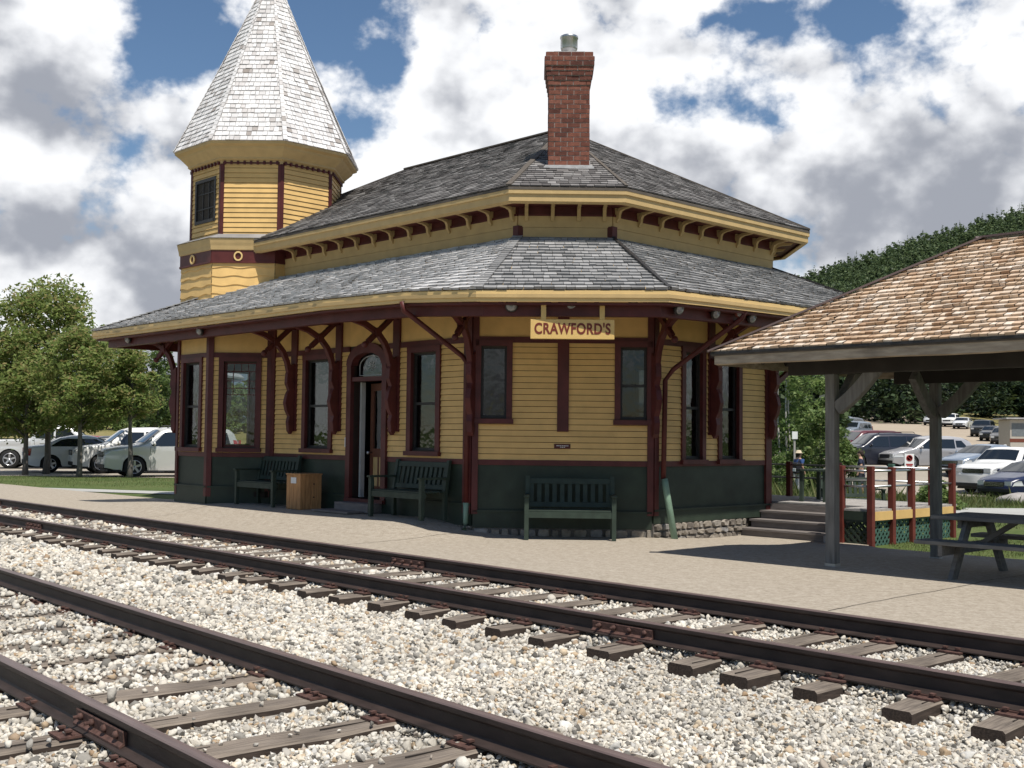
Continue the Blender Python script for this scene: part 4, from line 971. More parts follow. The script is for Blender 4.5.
def chimney():
    X, Y = .91, 19.33; P = X*CT+Y*ST; Q = -X*ST+Y*CT; q2 = .70711
    T = lambda s, d, z: S(P+s*q2-d*q2, Q-s*q2-d*q2, z)
    m_ = MB(T); r = random.Random(9); hw = .345; e = .0795; z = 5.1
    bm = ramp_island('chimney_brick', [(0,(.085,.034,.026)),(.25,(.135,.052,.037)),(.7,(.175,.068,.046)),(1,(.205,.085,.06))], .9, .5, 60, nvar=.25, nscale=14)
    k = 0
    m_.box((-hw+.008,-hw+.008,5.0), (hw-.008,hw-.008,7.84), 1)
    while z < 7.86:
        o = 0
        lvl = round((7.86-z)/e)
        if lvl <= 7: o = min(.075, .013*(8-lvl)) if lvl > 3 else .072
        if lvl <= 1: o = .05
        w_ = hw+o
        if o: m_.box((-w_+.008,-w_+.008,z), (w_-.008,w_-.008,z+e), 1)
        bl = .215
        for side in range(4):
            s = -w_+(0 if k % 2 else .105); first = True
            s_list = []
            a = -w_; b = -w_+(.105 if k % 2 else .21)
            while a < w_-.02:
                s_list.append((a, min(b, w_))); a, b = b, b+bl
            for a, b in s_list:
                d0, d1 = w_-.09, w_+r.uniform(-.003,.003); p = [(a+.006, d0), (b-.006, d0), (b-.006, d1), (a+.006, d1)]
                cs, sn = ((1,0),(0,1),(-1,0),(0,-1))[side]
                rot = lambda x, y: (x*cs-y*sn, x*sn+y*cs)
                vs = [(*rot(*pp), z+.007) for pp in p]+[(*rot(*pp), z+e-.007) for pp in p]
                m_.add(vs, [(0,3,2,1),(4,5,6,7),(0,1,5,4),(1,2,6,5),(2,3,7,6),(3,0,4,7)], 0)
        z += e; k += 1
    ch = m_.build('chimney', [bm, mat('lime_mortar', (.30,.26,.23), .95, .15, 20)], st, recalc=True); tag(ch, 'red brick chimney with a flared top and steel flue')
    c = MB(T); c.box((-.26,-.26,z), (.26,.26,z+.05)); c.build('chimney_crown', M['flash'], ch)
    f = MB(T); f.lathe([(.085,0),(.085,.09),(.13,.10),(.145,.14),(.145,.30),(.155,.31),(.155,.345),(.13,.36),(.0,.365)], (0,0,z+.04), 16); f.build('flue_cap', M['steel'], ch)
    g = MB(T); g.box((-hw-.03,-.05,5.35), (hw+.03,hw+.03,5.83)); g.box((-hw-.025,-hw-.02,5.5), (hw+.025,.1,6.12)); 
    g.box((-hw-.05,hw+.004,5.80),(hw+.05,hw+.055,5.965)); g.box((-hw-.07,hw+.04,5.80),(hw+.07,hw+.13,5.925)); g.build('chimney_flashing', M['flash'], ch)
chimney()
# eave brackets on the lower walls
def bracket(F, s, zb_=1.5, L_=1.12, zt=3.28, straight=False):
    T = lambda l, o, z: F(s+l, o, z)
    m_ = MB(T)
    m_.prism([(.05,1.52),(.10,1.44),(.15,1.50),(.17,1.66),(.145,1.76),(.20,1.86),(.235,2.0),(.20,2.14),(.155,2.22),(.21,2.34),(.20,2.5),(.16,2.62),(.05,2.7)], lambda o, z: (-.045, o, z), lambda o, z: (.045, o, z))
    c = [(.12,2.3),(.14,2.52),(.19,2.72),(.28,2.90),(.42,3.05),(.66,3.17),(L_,zt)]
    m_.sweep([(0, o, z) for o, z in c], .085, .085, (1,0,0))
    m_.sweep([(0,.04,3.40),(0,.60,2.90)], .07, .08, (1,0,0)); m_.ball((0,.66,2.85), .055); m_.ball((0,.615,2.89), .035)
    m_.prism([(.36,3.0),(.48,2.98),(.50,3.1),(.40,3.14)], lambda o, z: (-.06, o, z), lambda o, z: (.06, o, z))
    m_.sweep([(0,.05,3.34),(0,L_+.1,3.30)], .10, .10, (1,0,0))
    return m_.build('bracket', M['maroon'], st, bevel=.006)
for Q in (17.36, 16.02, 14.45): bracket(F_side, sQ(Q))
K1 = Face((11.42,12.63), (.383,-.924), (-.924,-.383), .1); K2 = Face((13.28,10.77), (.924,-.383), (-.383,-.924), .1)
K3 = Face((16.30,10.77), (1,0), (0,-1), .1); K4 = Face((16.30,10.77), (0,1), (1,0), .1); K0 = Face(v01, (-1,-.2), (-.25,1), .1)
bracket(K1, .0, L_=1.2); bracket(K2, .0, L_=1.2); bracket(F_end, 1.42, L_=1.0); bracket(K3, .0, L_=1.0); bracket(K0, 0, L_=1.3)
m_ = MB(); m_.sweep([K4(.0,.05,2.28), K4(0,.5,2.52), K4(0,1.25,2.98)], .07, .08, (0,1,0)); m_.build('bracket', M['maroon'], st)
def lamp(p, n, red=False):
    m_ = MB(); ax = Vector((*n, -.35)).normalized(); m_.lathe([(.0,-.09),(.035,-.085),(.045,-.03),(.085,.0),(.09,.035),(.075,.04)], p, 14, axis=ax)
    m_.bar(p, (p[0]-ax.x*.12, p[1]-ax.y*.12, p[2]+.06), .03, .03)
    o = m_.build('eave_lamp', M['iron'] if not red else M['redpost'], st)
    g = MB(); g.lathe([(.075,.03),(.07,.05),(.045,.065),(.0,.072)], p, 14, axis=ax); g.build('lamp_glass', M['bulb'], o)
def local_dir(x, y): return (x*CT+y*ST, -x*ST+y*CT)
def W2S(X, Y, z): return (X*CT+Y*ST-PW, -X*ST+Y*CT-QE, z)
for X in (-.02, .79, 1.61): lamp(W2S(X, 15.37, 3.20), local_dir(0,-1))
for P, z in ((12.25,3.18),(13.07,3.19),(13.95,3.20)): lamp(S(P, 9.50, z), (0,-1))
lamp(S(13.58, 9.46, 3.25), (0,-1), True)
for Q in (18.5, 21.3): lamp(S(10.16, Q, 3.27), (-1,0))
for P in (10.9, 12.2): lamp(S(P, 22.3, 3.25), (0,1))
def pipe(pts, r, name, mtl): m_ = MB(); m_.tube([S(*p) for p in pts], r, 10); return m_.build(name, mtl, st)
pipe([(10.06,12.66,3.32),(10.08,12.65,3.20),(11.28,12.74,2.62),(11.345,12.70,2.5),(11.345,12.70,.45)], .038, 'downspout', M['maroon'])
pipe([(11.345,12.70,.46),(11.345,12.70,.16),(11.28,12.66,.06)], .045, 'downspout_foot', M['boot'])
pipe([(13.63,9.36,3.29),(13.61,9.42,3.15),(13.50,10.55,2.46),(13.45,10.66,2.3),(13.44,10.68,.8)], .038, 'downspout', M['maroon'])
pipe([(13.44,10.66,.84),(13.44,10.63,.7),(13.44,10.46,-.05)], .05, 'downspout_foot', M['boot'])

# hanging name board
sg = empty('station_sign', (.795, 15.25, 2.872), R(-1), 'yellow hanging name board with dark red capital letters under the front eave', 'sign')
m_ = MB(); m_.box((-.558,-.022,-.132), (.558,.022,.132)); m_.build('board', M['signface'], sg, bevel=.006)
for sx in (-.385, .395): m_ = MB(); m_.box((sx-.034,-.016,.132), (sx+.034,.016,.36)); m_.build('hanger', M['signface'], sg)
def lettering(text, size, loc, rot, mtl, parent, sx=1, bold=0, depth=.002, name='lettering'):
    cu = bpy.data.curves.new(name, 'FONT'); cu.body = text; cu.size = size; cu.align_x = 'CENTER'; cu.align_y = 'CENTER'; cu.extrude = depth; cu.offset = bold; cu.space_character = 1.08
    tmp = bpy.data.objects.new('tmp', cu); C.objects.link(tmp); dg = bpy.context.evaluated_depsgraph_get(); dg.update()
    me = bpy.data.meshes.new_from_object(tmp.evaluated_get(dg)); bpy.data.objects.remove(tmp)
    me.materials.clear(); me.materials.append(mtl); me.name = name
    o = bpy.data.objects.new(name, me); C.objects.link(o); o.location = loc; o.rotation_euler = rot; o.scale = (sx,1,1); o.parent = parent; return o
lettering("CRAWFORD'S", .2, (0,-.024,0), (math.pi/2,0,0), M['letters'], sg, .76, .006)

# ------------------------------------------------------------------ open pavilion on the right
pv = empty('pavilion', (*xy(13.1, 4.0), 0), TH, 'open timber pavilion with a cedar shingled hipped roof and brown metal ridge strips', 'pavilion')
def V_(P, Q, z): return (P-13.1, Q-4.0, z)
def slope2(mb, e0, e1, r0, r1, rows, r, w0, w1, th):
    e0, e1, r0, r1 = map(Vector, (e0, e1, r0, r1)); L_ = (e1-e0).length; u = (e1-e0)/L_
    b0 = (r0-e0).dot(u); b1 = (r1-e0).dot(u); mid = (r0+r1)/2; up = mid-(e0+u*((mid-e0).dot(u))); n_ = u.cross(up).normalized()
    if n_.z < 0: n_ = -n_
    shingles(mb, lambda a, t, h_: tuple(e0+u*a+up*t+n_*h_), lambda t: (b0*t, L_+(b1-L_)*t), rows, r, w0, w1, th)
def pavilion():
    P0, P1, Q0, Q1, ze, zr = 11.15, 15.05, 8.15, -4.0, 2.46, 3.77
    e = [V_(P0,Q0,ze), V_(P0,Q1,ze), V_(P1,Q1,ze), V_(P1,Q0,ze)]; a, b = V_(13.1,5.75,zr), V_(13.1,-1.6,zr)
    r = random.Random(77); m_ = MB()
    slope2(m_, e[0], e[1], a, b, 24, r, .055, .12, .032); slope2(m_, e[1], e[2], b, b, 24, r, .055, .12, .032); slope2(m_, e[2], e[3], b, a, 24, r, .055, .12, .032); slope2(m_, e[3], e[0], a, a, 24, r, .055, .12, .032)
    m_.build('roof', M['shcedar'], pv, recalc=False)
    m_ = MB()
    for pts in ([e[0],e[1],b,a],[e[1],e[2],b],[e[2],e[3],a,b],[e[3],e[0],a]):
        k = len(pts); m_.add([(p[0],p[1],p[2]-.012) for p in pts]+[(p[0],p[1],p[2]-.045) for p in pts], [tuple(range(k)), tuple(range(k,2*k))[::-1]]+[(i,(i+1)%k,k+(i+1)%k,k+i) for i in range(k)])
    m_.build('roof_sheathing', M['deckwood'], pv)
    m_ = MB(); up = lambda p, d: (p[0], p[1], p[2]+d)
    for p, q in ((e[0],a),(e[1],b),(e[2],b),(e[3],a),(a,b)): 
        p, q = Vector(up(p,.03)), Vector(up(q,.035)); d = (q-p).normalized(); m_.bar(p-d*.05 if p.z < 3 else p, q, .15, .022)
    m_.build('ridge_strip', M['brownmetal'], pv)
    r = random.Random(5)
    def slab(p, q, nm):
        p, q = Vector(p), Vector(q); k = 26; vs = []; d = (q-p).normalized(); sd_ = Vector((d.y, -d.x, 0))
        for i in range(k+1):
            c = p+(q-p)*i/k; lo = -.155+.016*mnoise.noise((i*.7, p.x, 3)); vs += [tuple(c+Vector((0,0,-.03))), tuple(c+Vector((0,0,lo))), tuple(c+sd_*.04+Vector((0,0,lo+.01))), tuple(c+sd_*.04+Vector((0,0,-.03)))]
        mm = MB(); mm.add(vs, [(4*i+j, 4*i+(j+1)%4, 4*i+4+(j+1)%4, 4*i+4+j) for i in range(k) for j in range(4)]+[(0,1,2,3),(4*k+3,4*k+2,4*k+1,4*k)]); mm.build(nm, M['fasciawood'], pv)
    ei = [V_(P0+.05,Q0-.05,ze), V_(P0+.05,Q1+.05,ze), V_(P1-.05,Q1+.05,ze), V_(P1-.05,Q0-.05,ze)]
    for i in range(4): slab(ei[i], ei[(i+1)%4], 'fascia_slab')
    m_ = MB(); 
    for p, q in zip(e, e[1:]+e[:1]): m_.bar(up(p,-.012), up(q,-.012), .03, .03)
    m_.build('drip_edge', M['iron'], pv)
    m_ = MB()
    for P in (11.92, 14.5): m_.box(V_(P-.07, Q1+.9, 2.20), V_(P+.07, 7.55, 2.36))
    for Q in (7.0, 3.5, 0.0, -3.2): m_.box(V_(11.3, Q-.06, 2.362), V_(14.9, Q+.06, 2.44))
    m_.build('beam', M['shadebeam'], pv, bevel=.008)
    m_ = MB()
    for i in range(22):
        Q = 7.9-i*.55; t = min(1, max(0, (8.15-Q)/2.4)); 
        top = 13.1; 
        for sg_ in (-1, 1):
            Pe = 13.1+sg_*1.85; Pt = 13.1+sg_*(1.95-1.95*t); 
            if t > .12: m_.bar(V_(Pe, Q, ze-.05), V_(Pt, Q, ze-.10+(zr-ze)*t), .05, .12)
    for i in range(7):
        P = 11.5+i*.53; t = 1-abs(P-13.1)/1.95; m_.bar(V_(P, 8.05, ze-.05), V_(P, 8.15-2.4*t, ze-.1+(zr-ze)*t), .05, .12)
    m_.build('rafter', M['shadebeam'], pv)
    for P in (11.92, 14.5):
        for Q in (7.0, 3.5, 0.0, -3.2):
            z0 = -.03 if P < 13 else -.12
            m_ = MB(); m_.box(V_(P-.06, Q-.06, z0-.1), V_(P+.06, Q+.06, 2.20)); po = m_.build('post', M['greywood'], pv, bevel=.008)
            m_ = MB(); m_.box(V_(P-.065, Q-.065, z0), V_(P+.065, Q+.065, z0+.05)); m_.build('post_foot', M['steel'], po)
            for dP, dQ in ((1 if P < 13 else -1, 0), (0, -1), (0, 1)):
                if dQ == 1 and Q > 6.5: continue
                if dQ == 1 and Q > 6.5: L_ = .38
                else: L_ = .52
                m_ = MB(); n_ = 8; c = []
                for k in range(n_+1):
                    t = k/n_; o_ = .07+L_*t; z = 2.30-.50*(1-t)-.045*math.sin(math.pi*t); c.append(V_(P+dP*o_, Q+dQ*o_, min(z, 2.28)))
                m_.sweep(c, .10, .15, (0,1,0) if dP else (1,0,0)); m_.build('knee_brace', M['greywood'], pv, bevel=.006)
pavilion()
def picnic(loc, rz):
    t = empty('picnic_table', loc, rz, 'weathered grey picnic table with attached benches under the pavilion', 'picnic table')
    L_ = 1.85; r = random.Random(2)
    m_ = MB()
    for k in range(5): y = -.36+k*.18; m_.box((-L_/2+r.uniform(-.01,.01), y-.083, .645), (L_/2+r.uniform(-.01,.01), y+.083, .687))
    m_.build('tabletop', M['tablewood'], t, bevel=.006)
    for sy in (-1, 1):
        m_ = MB()
        for k in range(2): y = sy*(.60+k*.16); m_.box((-L_/2, y-.073, .40), (L_/2, y+.073, .442))
        m_.build('seat', M['tablewood'], t, bevel=.006)
    for sx in (-1, 1):
        x = sx*(L_/2-.33)
        for sy in (-1, 1):
            m_ = MB(); m_.bar((x, sy*.66, 0), (x, sy*.24, .645), .05, .12, up=(0,1,0)); m_.build('leg', M['tablewood'], t, bevel=.004)
        m_ = MB(); m_.box((x+.026, -.82, .29), (x+.07, .82, .40)); m_.box((x+.026,-.36,.555),(x+.07,.36,.645)); m_.build('cross_rail', M['tablewood'], t)
        m_ = MB(); m_.bar((x, 0, .36), (x-sx*.42, 0, .64), .07, .05); m_.build('brace', M['tablewood'], t)
    return t
picnic((*xy(12.42, 4.92), -.05), TH+math.pi/2)

def bench(loc, rz, L_, label):
    b = empty('park_bench', loc, rz, label, 'bench', 'dark green benches along the station walls')
    m_ = MB()
    for k in range(4): y = -.24+k*.115; m_.box((-L_/2+.03, y-.045, .395), (L_/2-.03, y+.045, .42))
    m_.build('seat', M['bench'], b, bevel=.004)
    m_ = MB(); m_.box((-L_/2+.06,-.30,.31),(L_/2-.06,-.27,.395)); m_.box((-L_/2+.06,.14,.31),(L_/2-.06,.17,.395)); m_.build('seat_apron', M['bench'], b)
    m_ = MB(); bk = lambda z: .17+(z-.42)*.2
    def bb(x0, x1, z0, z1, t=.016): m_.add([(x0,bk(z0)-t,z0),(x1,bk(z0)-t,z0),(x1,bk(z0)+t,z0),(x0,bk(z0)+t,z0),(x0,bk(z1)-t,z1),(x1,bk(z1)-t,z1),(x1,bk(z1)+t,z1),(x0,bk(z1)+t,z1)],[(0,3,2,1),(4,5,6,7),(0,1,5,4),(1,2,6,5),(2,3,7,6),(3,0,4,7)])
    bb(-L_/2+.02, L_/2-.02, .77, .85, .022); bb(-L_/2+.02, L_/2-.02, .44, .51, .02)
    n_ = round(L_/.115)
    for k in range(n_): x = -L_/2+.09+(L_-.18)*k/(n_-1); bb(x-.032, x+.032, .51, .77, .011)
    m_.build('backrest', M['bench'], b, bevel=.003)
    for sx in (-1, 1):
        x = sx*(L_/2-.03)
        m_ = MB(); m_.prism([(-.31,0),(-.25,0),(-.245,.30),(-.20,.36),(-.24,.40),(-.25,.60),(-.31,.60)], lambda y, z: (x-.03, y, z), lambda y, z: (x+.03, y, z)); m_.build('leg', M['bench'], b)
        m_ = MB(); m_.prism([(.14,0),(.20,0),(.20,.40),(.275,.88),(.225,.88),(.14,.42)], lambda y, z: (x-.03, y, z), lambda y, z: (x+.03, y, z)); m_.build('leg', M['bench'], b)
        m_ = MB(); m_.box((x-.038, -.34, .60), (x+.038, .20, .63)); m_.build('armrest', M['bench'], b, bevel=.004)
    return b
RB = TH-math.pi/2
bench((*xy(11.07, 17.62), zp(11.0, 17.6)+.004), RB, 1.25, 'dark green bench beside the wooden crate at the tower end of the station')
bench((*xy(11.10, 13.70), zp(11.0, 13.7)+.004), RB, 1.28, 'dark green bench between the open door and the corner downspout')
bench((.85, 16.53, zp(*[.85*CT+16.4*ST, -.85*ST+16.4*CT])+.004), R(-2), 1.29, 'dark green slatted bench under the hanging name board')
def crate(loc, rz):
    c = empty('wooden_crate', loc, rz, 'upright pine board crate with a small white notice next to a green bench', 'crate'); r = random.Random(8)
    m_ = MB(); w_, h_ = .42, .57
    m_.box((-w_/2+.02,-w_/2+.02,.01),(w_/2-.02,w_/2-.02,h_-.02))
    for side in range(4):
        cs, sn = ((1,0),(0,1),(-1,0),(0,-1))[side]
        for k in range(4):
            a = -w_/2+k*w_/4+.003; b = a+w_/4-.006; d1 = w_/2+r.uniform(-.002,.003)
            if side % 2 == 0 and False: pass
            p = [(a,w_/2-.02),(b,w_/2-.02),(b,d1),(a,d1)]; q = [(x*cs-y*sn, x*sn+y*cs) for x, y in p]
            m_.add([(*v,0) for v in q]+[(*v,h_) for v in q], [(0,3,2,1),(4,5,6,7),(0,1,5,4),(1,2,6,5),(2,3,7,6),(3,0,4,7)])
    m_.build('crate_boards', M['crate'], c, bevel=.003)
    m_ = MB(); m_.box((-w_/2-.012,-w_/2-.012,h_),(w_/2+.012,w_/2+.012,h_+.025)); m_.build('lid', M['crate'], c, bevel=.004)
    m_ = MB()
    for z in (.2, .42): m_.lathe([(.012,0),(.012,.012)], (w_/2+.002, .05, z), 8, axis=(1,0,0))
    m_.build('knot_holes', M['dark'], c)
    m_ = MB(); m_.box((-.07,-w_/2-.008,.43),(.09,-w_/2-.004,.53)); m_.build('paper_notice', M['paper'], c)
crate((*xy(11.02, 16.44), zp(11.0, 16.4)+.003), RB)

# ------------------------------------------------------------------ raised deck with steps
dk = empty('wooden_deck', (*xy(16.3, 9.5), 0), TH, 'raised wooden deck with red posts, steel rails, green lattice skirt and grey steps', 'deck')
def K_(P, Q, z): return (P-16.3, Q-9.5, z)
def deck():
    zf = .42; m_ = MB(); r = random.Random(6); P = 15.62
    while P < 18.3:
        q0 = 8.52 if P < 16.3 else 8.52; q1 = 9.06 if P < 16.34 else 13.4
        m_.box(K_(P, q0, zf-.03+r.uniform(-.002,.002)), K_(P+.132, q1, zf+r.uniform(-.002,.002))); P += .139
    m_.build('floor_boards', M['floorwood'], dk)
    m_ = MB(); m_.box(K_(15.66,8.50,.26), K_(18.28,8.535,.388)); tag(m_.build('rim_board', M['yellow'], dk), 'yellow rim board'); 
    m_ = MB(); m_.box(K_(15.60,8.55,.26), K_(15.64,9.06,.388)); m_.box(K_(18.30,8.55,.26),K_(18.34,13.4,.388)); m_.build('rim_board', M['green'], dk)  # dark green on the trackside board stands in for shade there
    posts = [(15.62,8.54,1.06,'redpost'),(15.62,9.02,1.06,'redpost'),(16.25,8.54,1.04,'redpost'),(16.87,8.54,1.03,'redpost'),(17.55,8.54,1.03,'redpost'),(18.26,8.54,1.08,'redpost'),(18.26,9.6,1.05,'railgreen'),(18.26,10.6,1.05,'redpost'),(18.26,11.6,1.05,'redpost'),(18.26,12.9,1.05,'redpost')]
    for (P, Q, zt, mt) in posts:
        m_ = MB(); m_.box(K_(P-.045,Q-.045,-.45), K_(P+.045,Q+.045,zt)); m_.build('deck_post', M[mt], dk, bevel=.006)
    for z in (.76, .99):
        m_ = MB()
        for a, b in (((15.62,9.02),(15.62,8.54)),((15.62,8.54),(18.26,8.54)),((18.26,8.54),(18.26,12.9)),((18.26,12.9),(16.4,12.9))): m_.tube([K_(*a,z), K_(*b,z)], .017, 8)
        m_.build('steel_rail', M['steel'], dk)
    m_ = MB(); P = 16.4; m_.box(K_(16.4,12.86,1.02),K_(18.26,12.94,1.06)); m_.build('top_rail', M['railgreen'], dk)
    def lattice(T, L_, z0, z1, mt):
        m_ = MB(); e = .11; h_ = z1-z0; k = -h_
        while k < L_:
            for sg_ in (0, 1):
                a, b = max(0, k), min(L_, k+h_)
                if b-a > .02:
                    za, zb2 = (z0+(a-k), z0+(b-k)) if sg_ == 0 else (z1-(a-k), z1-(b-k))
                    m_.bar(T(a, .004*sg_, za), T(b, .004*sg_, zb2), .006, .032, up=(T(0,0,1)[0]-T(0,0,0)[0], 0, 1))
            k += e
        for z in (z0, z1): m_.bar(T(0,-.006,z), T(L_,-.006,z), .02, .04)
        m_.build('lattice_skirt', M[mt], dk)
    lattice(lambda s, d, z: K_(15.62+s, 8.56+d, z), 2.62, -.16, .25, 'railgreen'); lattice(lambda s, d, z: K_(15.62+d, 8.56+s, z), .46, -.13, .25, 'green')  # short trackside lattice takes a darker green as painted shade
    lattice(lambda s, d, z: K_(18.28+d, 8.56+s, z), 4.3, -.3, .25, 'railgreen')
    m_ = MB()
    for i in range(3):
        zt = -.10+.13*(i+1); P0 = 15.47+.27*i; m_.box(K_(P0+.02, 9.12, zt-.16), K_(P0+.05, 10.72, zt-.025)); m_.box(K_(P0-.01, 9.10, zt-.03), K_(P0+.285, 10.74, zt))
    m_.box(K_(16.30,9.12,.26),K_(16.33,10.72,.39)); m_.box(K_(15.5,9.10,-.2),K_(16.3,9.14,-.0))
    m_.build('steps', M['step'], dk)
    for (P, Q, zt) in ((15.42, 9.06, .80),):
        m_ = MB(); m_.box(K_(P-.045,Q-.045,-.25), K_(P+.045,Q+.045,zt)); m_.box(K_(P-.075,Q-.075,zt), K_(P+.075,Q+.075,zt+.05)); m_.build('stair_post', M['redpost'], dk, bevel=.006)
    m_ = MB(); m_.box(K_(15.44,9.10,-.12),K_(15.52,9.22,.0)); m_.build('step_block', M['floorwood'], dk)
deck()
# green bench table standing on the deck
g = empty('deck_table', (*xy(17.2, 10.3), .425), TH+R(10), 'small dark green slatted table on the raised deck', 'table')
m_ = MB()
for k in range(5): m_.box((-.45,-.26+k*.11,.50),(.45,-.165+k*.11,.53))
m_.build('tabletop', M['bench'], g)
for sx in (-1,1):
    for sy in (-1,1): m_ = MB(); m_.box((sx*.38-.03, sy*.2-.03,0),(sx*.38+.03, sy*.2+.03,.5)); m_.build('leg', M['bench'], g)
bench((7.15, 24.2, zg(7.15,24.2)+.01), R(8), 1.2, 'dark green bench on the grass behind the raised deck')

# ------------------------------------------------------------------ trees
def leaves(g, cent, rad, n, size, squash=.75, up=.35, shell=.45, aspect=.55):
    """n leaf quads through an ellipsoid clump"""
    d = g.normal(size=(n, 3)); d /= np.linalg.norm(d, axis=1)[:, None]
    r = g.random(n)**shell; p = np.array(cent)+d*r[:, None]*np.array([rad, rad, rad*squash])
    a = g.normal(size=(n, 3)); a[:, 2] *= .6; a /= np.linalg.norm(a, axis=1)[:, None]
    nn = g.normal(size=(n, 3)); nn[:, 2] = np.abs(nn[:, 2])+up; b = np.cross(nn, a); b /= np.linalg.norm(b, axis=1)[:, None]+1e-9
    s = (size*np.exp(g.normal(0, .25, n)))[:, None]
    V = np.stack([p-a*s, p-b*s*aspect, p+a*s, p+b*s*aspect], 1); return V.reshape(-1, 3)
def leaf_obj(name, Vs, mtl, parent=None):
    V = np.concatenate(Vs); F = np.arange(len(V)).reshape(-1, 4); return np_mesh(name, V, F, mtl, parent)
def tree(name, label, cat, loc, H, R_, base, mtl, seed, nleaf, lsize, trunk_r, bark='bark', group=None, squash=.8, nclump=46, lean=0, shape='round', stems=1):
    g = np.random.default_rng(seed); rr = random.Random(seed)
    t = empty(name, loc, rr.uniform(0, 6), label, cat, group)
    m_ = MB(); Vs = []; top = H*.9
    cl = []
    for k in range(nclump):
        u = (k+.5)/nclump; z = base+(H-base)*u
        if shape == 'round': w_ = R_*math.sin(math.pi*min(1, .12+.86*u))**.6
        elif shape == 'cone': w_ = R_*(1-u)**.8
        else: w_ = R_*(.55+.45*math.sin(math.pi*u))
        th = k*2.39996+rr.uniform(-.5, .5); q = w_*math.sqrt(rr.uniform(.05, 1))*.82
        cl.append((q*math.cos(th), q*math.sin(th), z-R_*.12*rr.random()))
    for s_ in range(stems):
        bx, by = (0, 0) if stems == 1 else (rr.uniform(-.3,.3)*R_*.5, rr.uniform(-.3,.3)*R_*.5)
        pts = [(bx+lean*u*u*H*.3+.05*H*.3*mnoise.noise((u*3, seed, s_)), by+.05*H*.3*mnoise.noise((seed, u*3, s_)), u*top) for u in np.linspace(0, 1, 9)]
        m_.tube([(p[0], p[1], p[2]-.1) for p in pts], [trunk_r*(1.25 if i == 0 else 1)*(1-.85*i/8) for i in range(9)], 8)
        for i, c in enumerate(cl):
            if i % 2 == 0 and stems == 1:
                zb_ = max(base*.8, min(c[2]-.25*math.hypot(c[0], c[1])-.2, top*.92)); u = zb_/top; k = min(7, int(u*8)); f = u*8-k
                p0 = Vector(pts[k]).lerp(Vector(pts[k+1]), f); p2 = Vector(c); p1 = p0.lerp(p2, .5)+Vector((0,0,.08*H*.3)); r0 = trunk_r*(1-.85*u)*.5
                m_.tube([p0, p1, p2], [r0, r0*.6, r0*.2], 5)
    m_.build('trunk', M[bark], t, recalc=False)
    per = nleaf//nclump
    for c in cl:
        cr = R_*rr.uniform(.18, .36); Vs.append(leaves(g, c, cr, int(per*rr.uniform(.6, 1.4)), lsize, squash))
    leaf_obj('crown', Vs, M[mtl], t)
    return t
tree('maple_tree', 'tall full maple at the left edge with the highest crown beside the parked cars', 'tree', (-17.6, 43.6, zg(-17.6,43.6)-.05), 7.2, 3.3, 2.2, 'maple', 1, 19000, .08, .13, nclump=60)
tree('maple_tree', 'maple with its trunk in front of the silver pickup truck on the left', 'tree', (-17.7, 42.0, zg(-17.7,42)-.05), 5.4, 2.3, 1.8, 'maple', 2, 13500, .075, .11)
tree('maple_tree', 'small maple with yellowing leaves, its trunk in front of the silver sedan', 'tree', (-14.95, 39.9, zg(-14.95,39.9)-.05), 5.1, 1.9, 2.0, 'maple', 3, 11000, .07, .10)
tree('maple_tree', 'small maple closest to the station with its trunk before the silver grey car', 'tree', (-13.3, 40.2, zg(-13.3,40.2)-.05), 4.6, 1.2, 2.3, 'maple', 4, 5200, .068, .10)
tree('ash_tree', 'single green tree in front of the grey lodge roof', 'tree', (-23.4, 76, zg(-23.4,76)-.05), 6.0, 1.9, 1.0, 'maple2', 5, 6000, .10, .12, shape='oval')
tree('birch_tree', 'pale green birch rising behind the right end of the station', 'tree', (13.3, 56, zg(13.3,56)-.05), 8.2, 2.6, .6, 'birch', 6, 11000, .10, .06, 'birchbark', shape='oval', stems=3)
tree('shrub', 'broad green shrub behind the front pavilion post', 'shrub', (12.5, 46.5, zg(12.5,46.5)-.05), 3.3, 1.5, .1, 'shrub', 7, 8000, .07, .04, nclump=34, stems=3)
tree('shrub', 'low leafy shrub beyond the deck next to the station corner', 'shrub', (11.4, 49, zg(11.4,49)-.05), 1.6, 1.2, .05, 'birch', 8, 3800, .055, .03, nclump=22, stems=3)
tree('shrub', 'leafy shrub to the right of the front pavilion post beside the parked cars', 'shrub', (14.0, 47.5, zg(14,47.5)-.05), 2.1, .8, .1, 'shrub', 9, 4200, .065, .03, nclump=24, stems=3)
tree('shrub', 'low weedy shrub behind the red deck posts', 'shrub', (10.9, 29.5, zg(10.9,29.5)-.05), .75, .8, .0, 'birch', 10, 3000, .05, .02, nclump=20, stems=3)
for i, (X, Y, h_, r0) in enumerate(((-21.5,80,2.0,1.5),(-24.8,79,1.7,1.4),(-27.6,80,2.1,1.6),(-18.8,79,1.8,1.3))):
    tree('bush', ['rounded bush on the dry bank right behind the station corner','bush on the dry bank below the lodge windows','bush on the dry bank to the left of the lodge windows','light green bush on the bank by the green sign'][i], 'bush', (X, Y, zg(X,Y)-.1), h_, r0, .05, 'shrub', 30+i, 2600, .10, .03, nclump=20, stems=2)
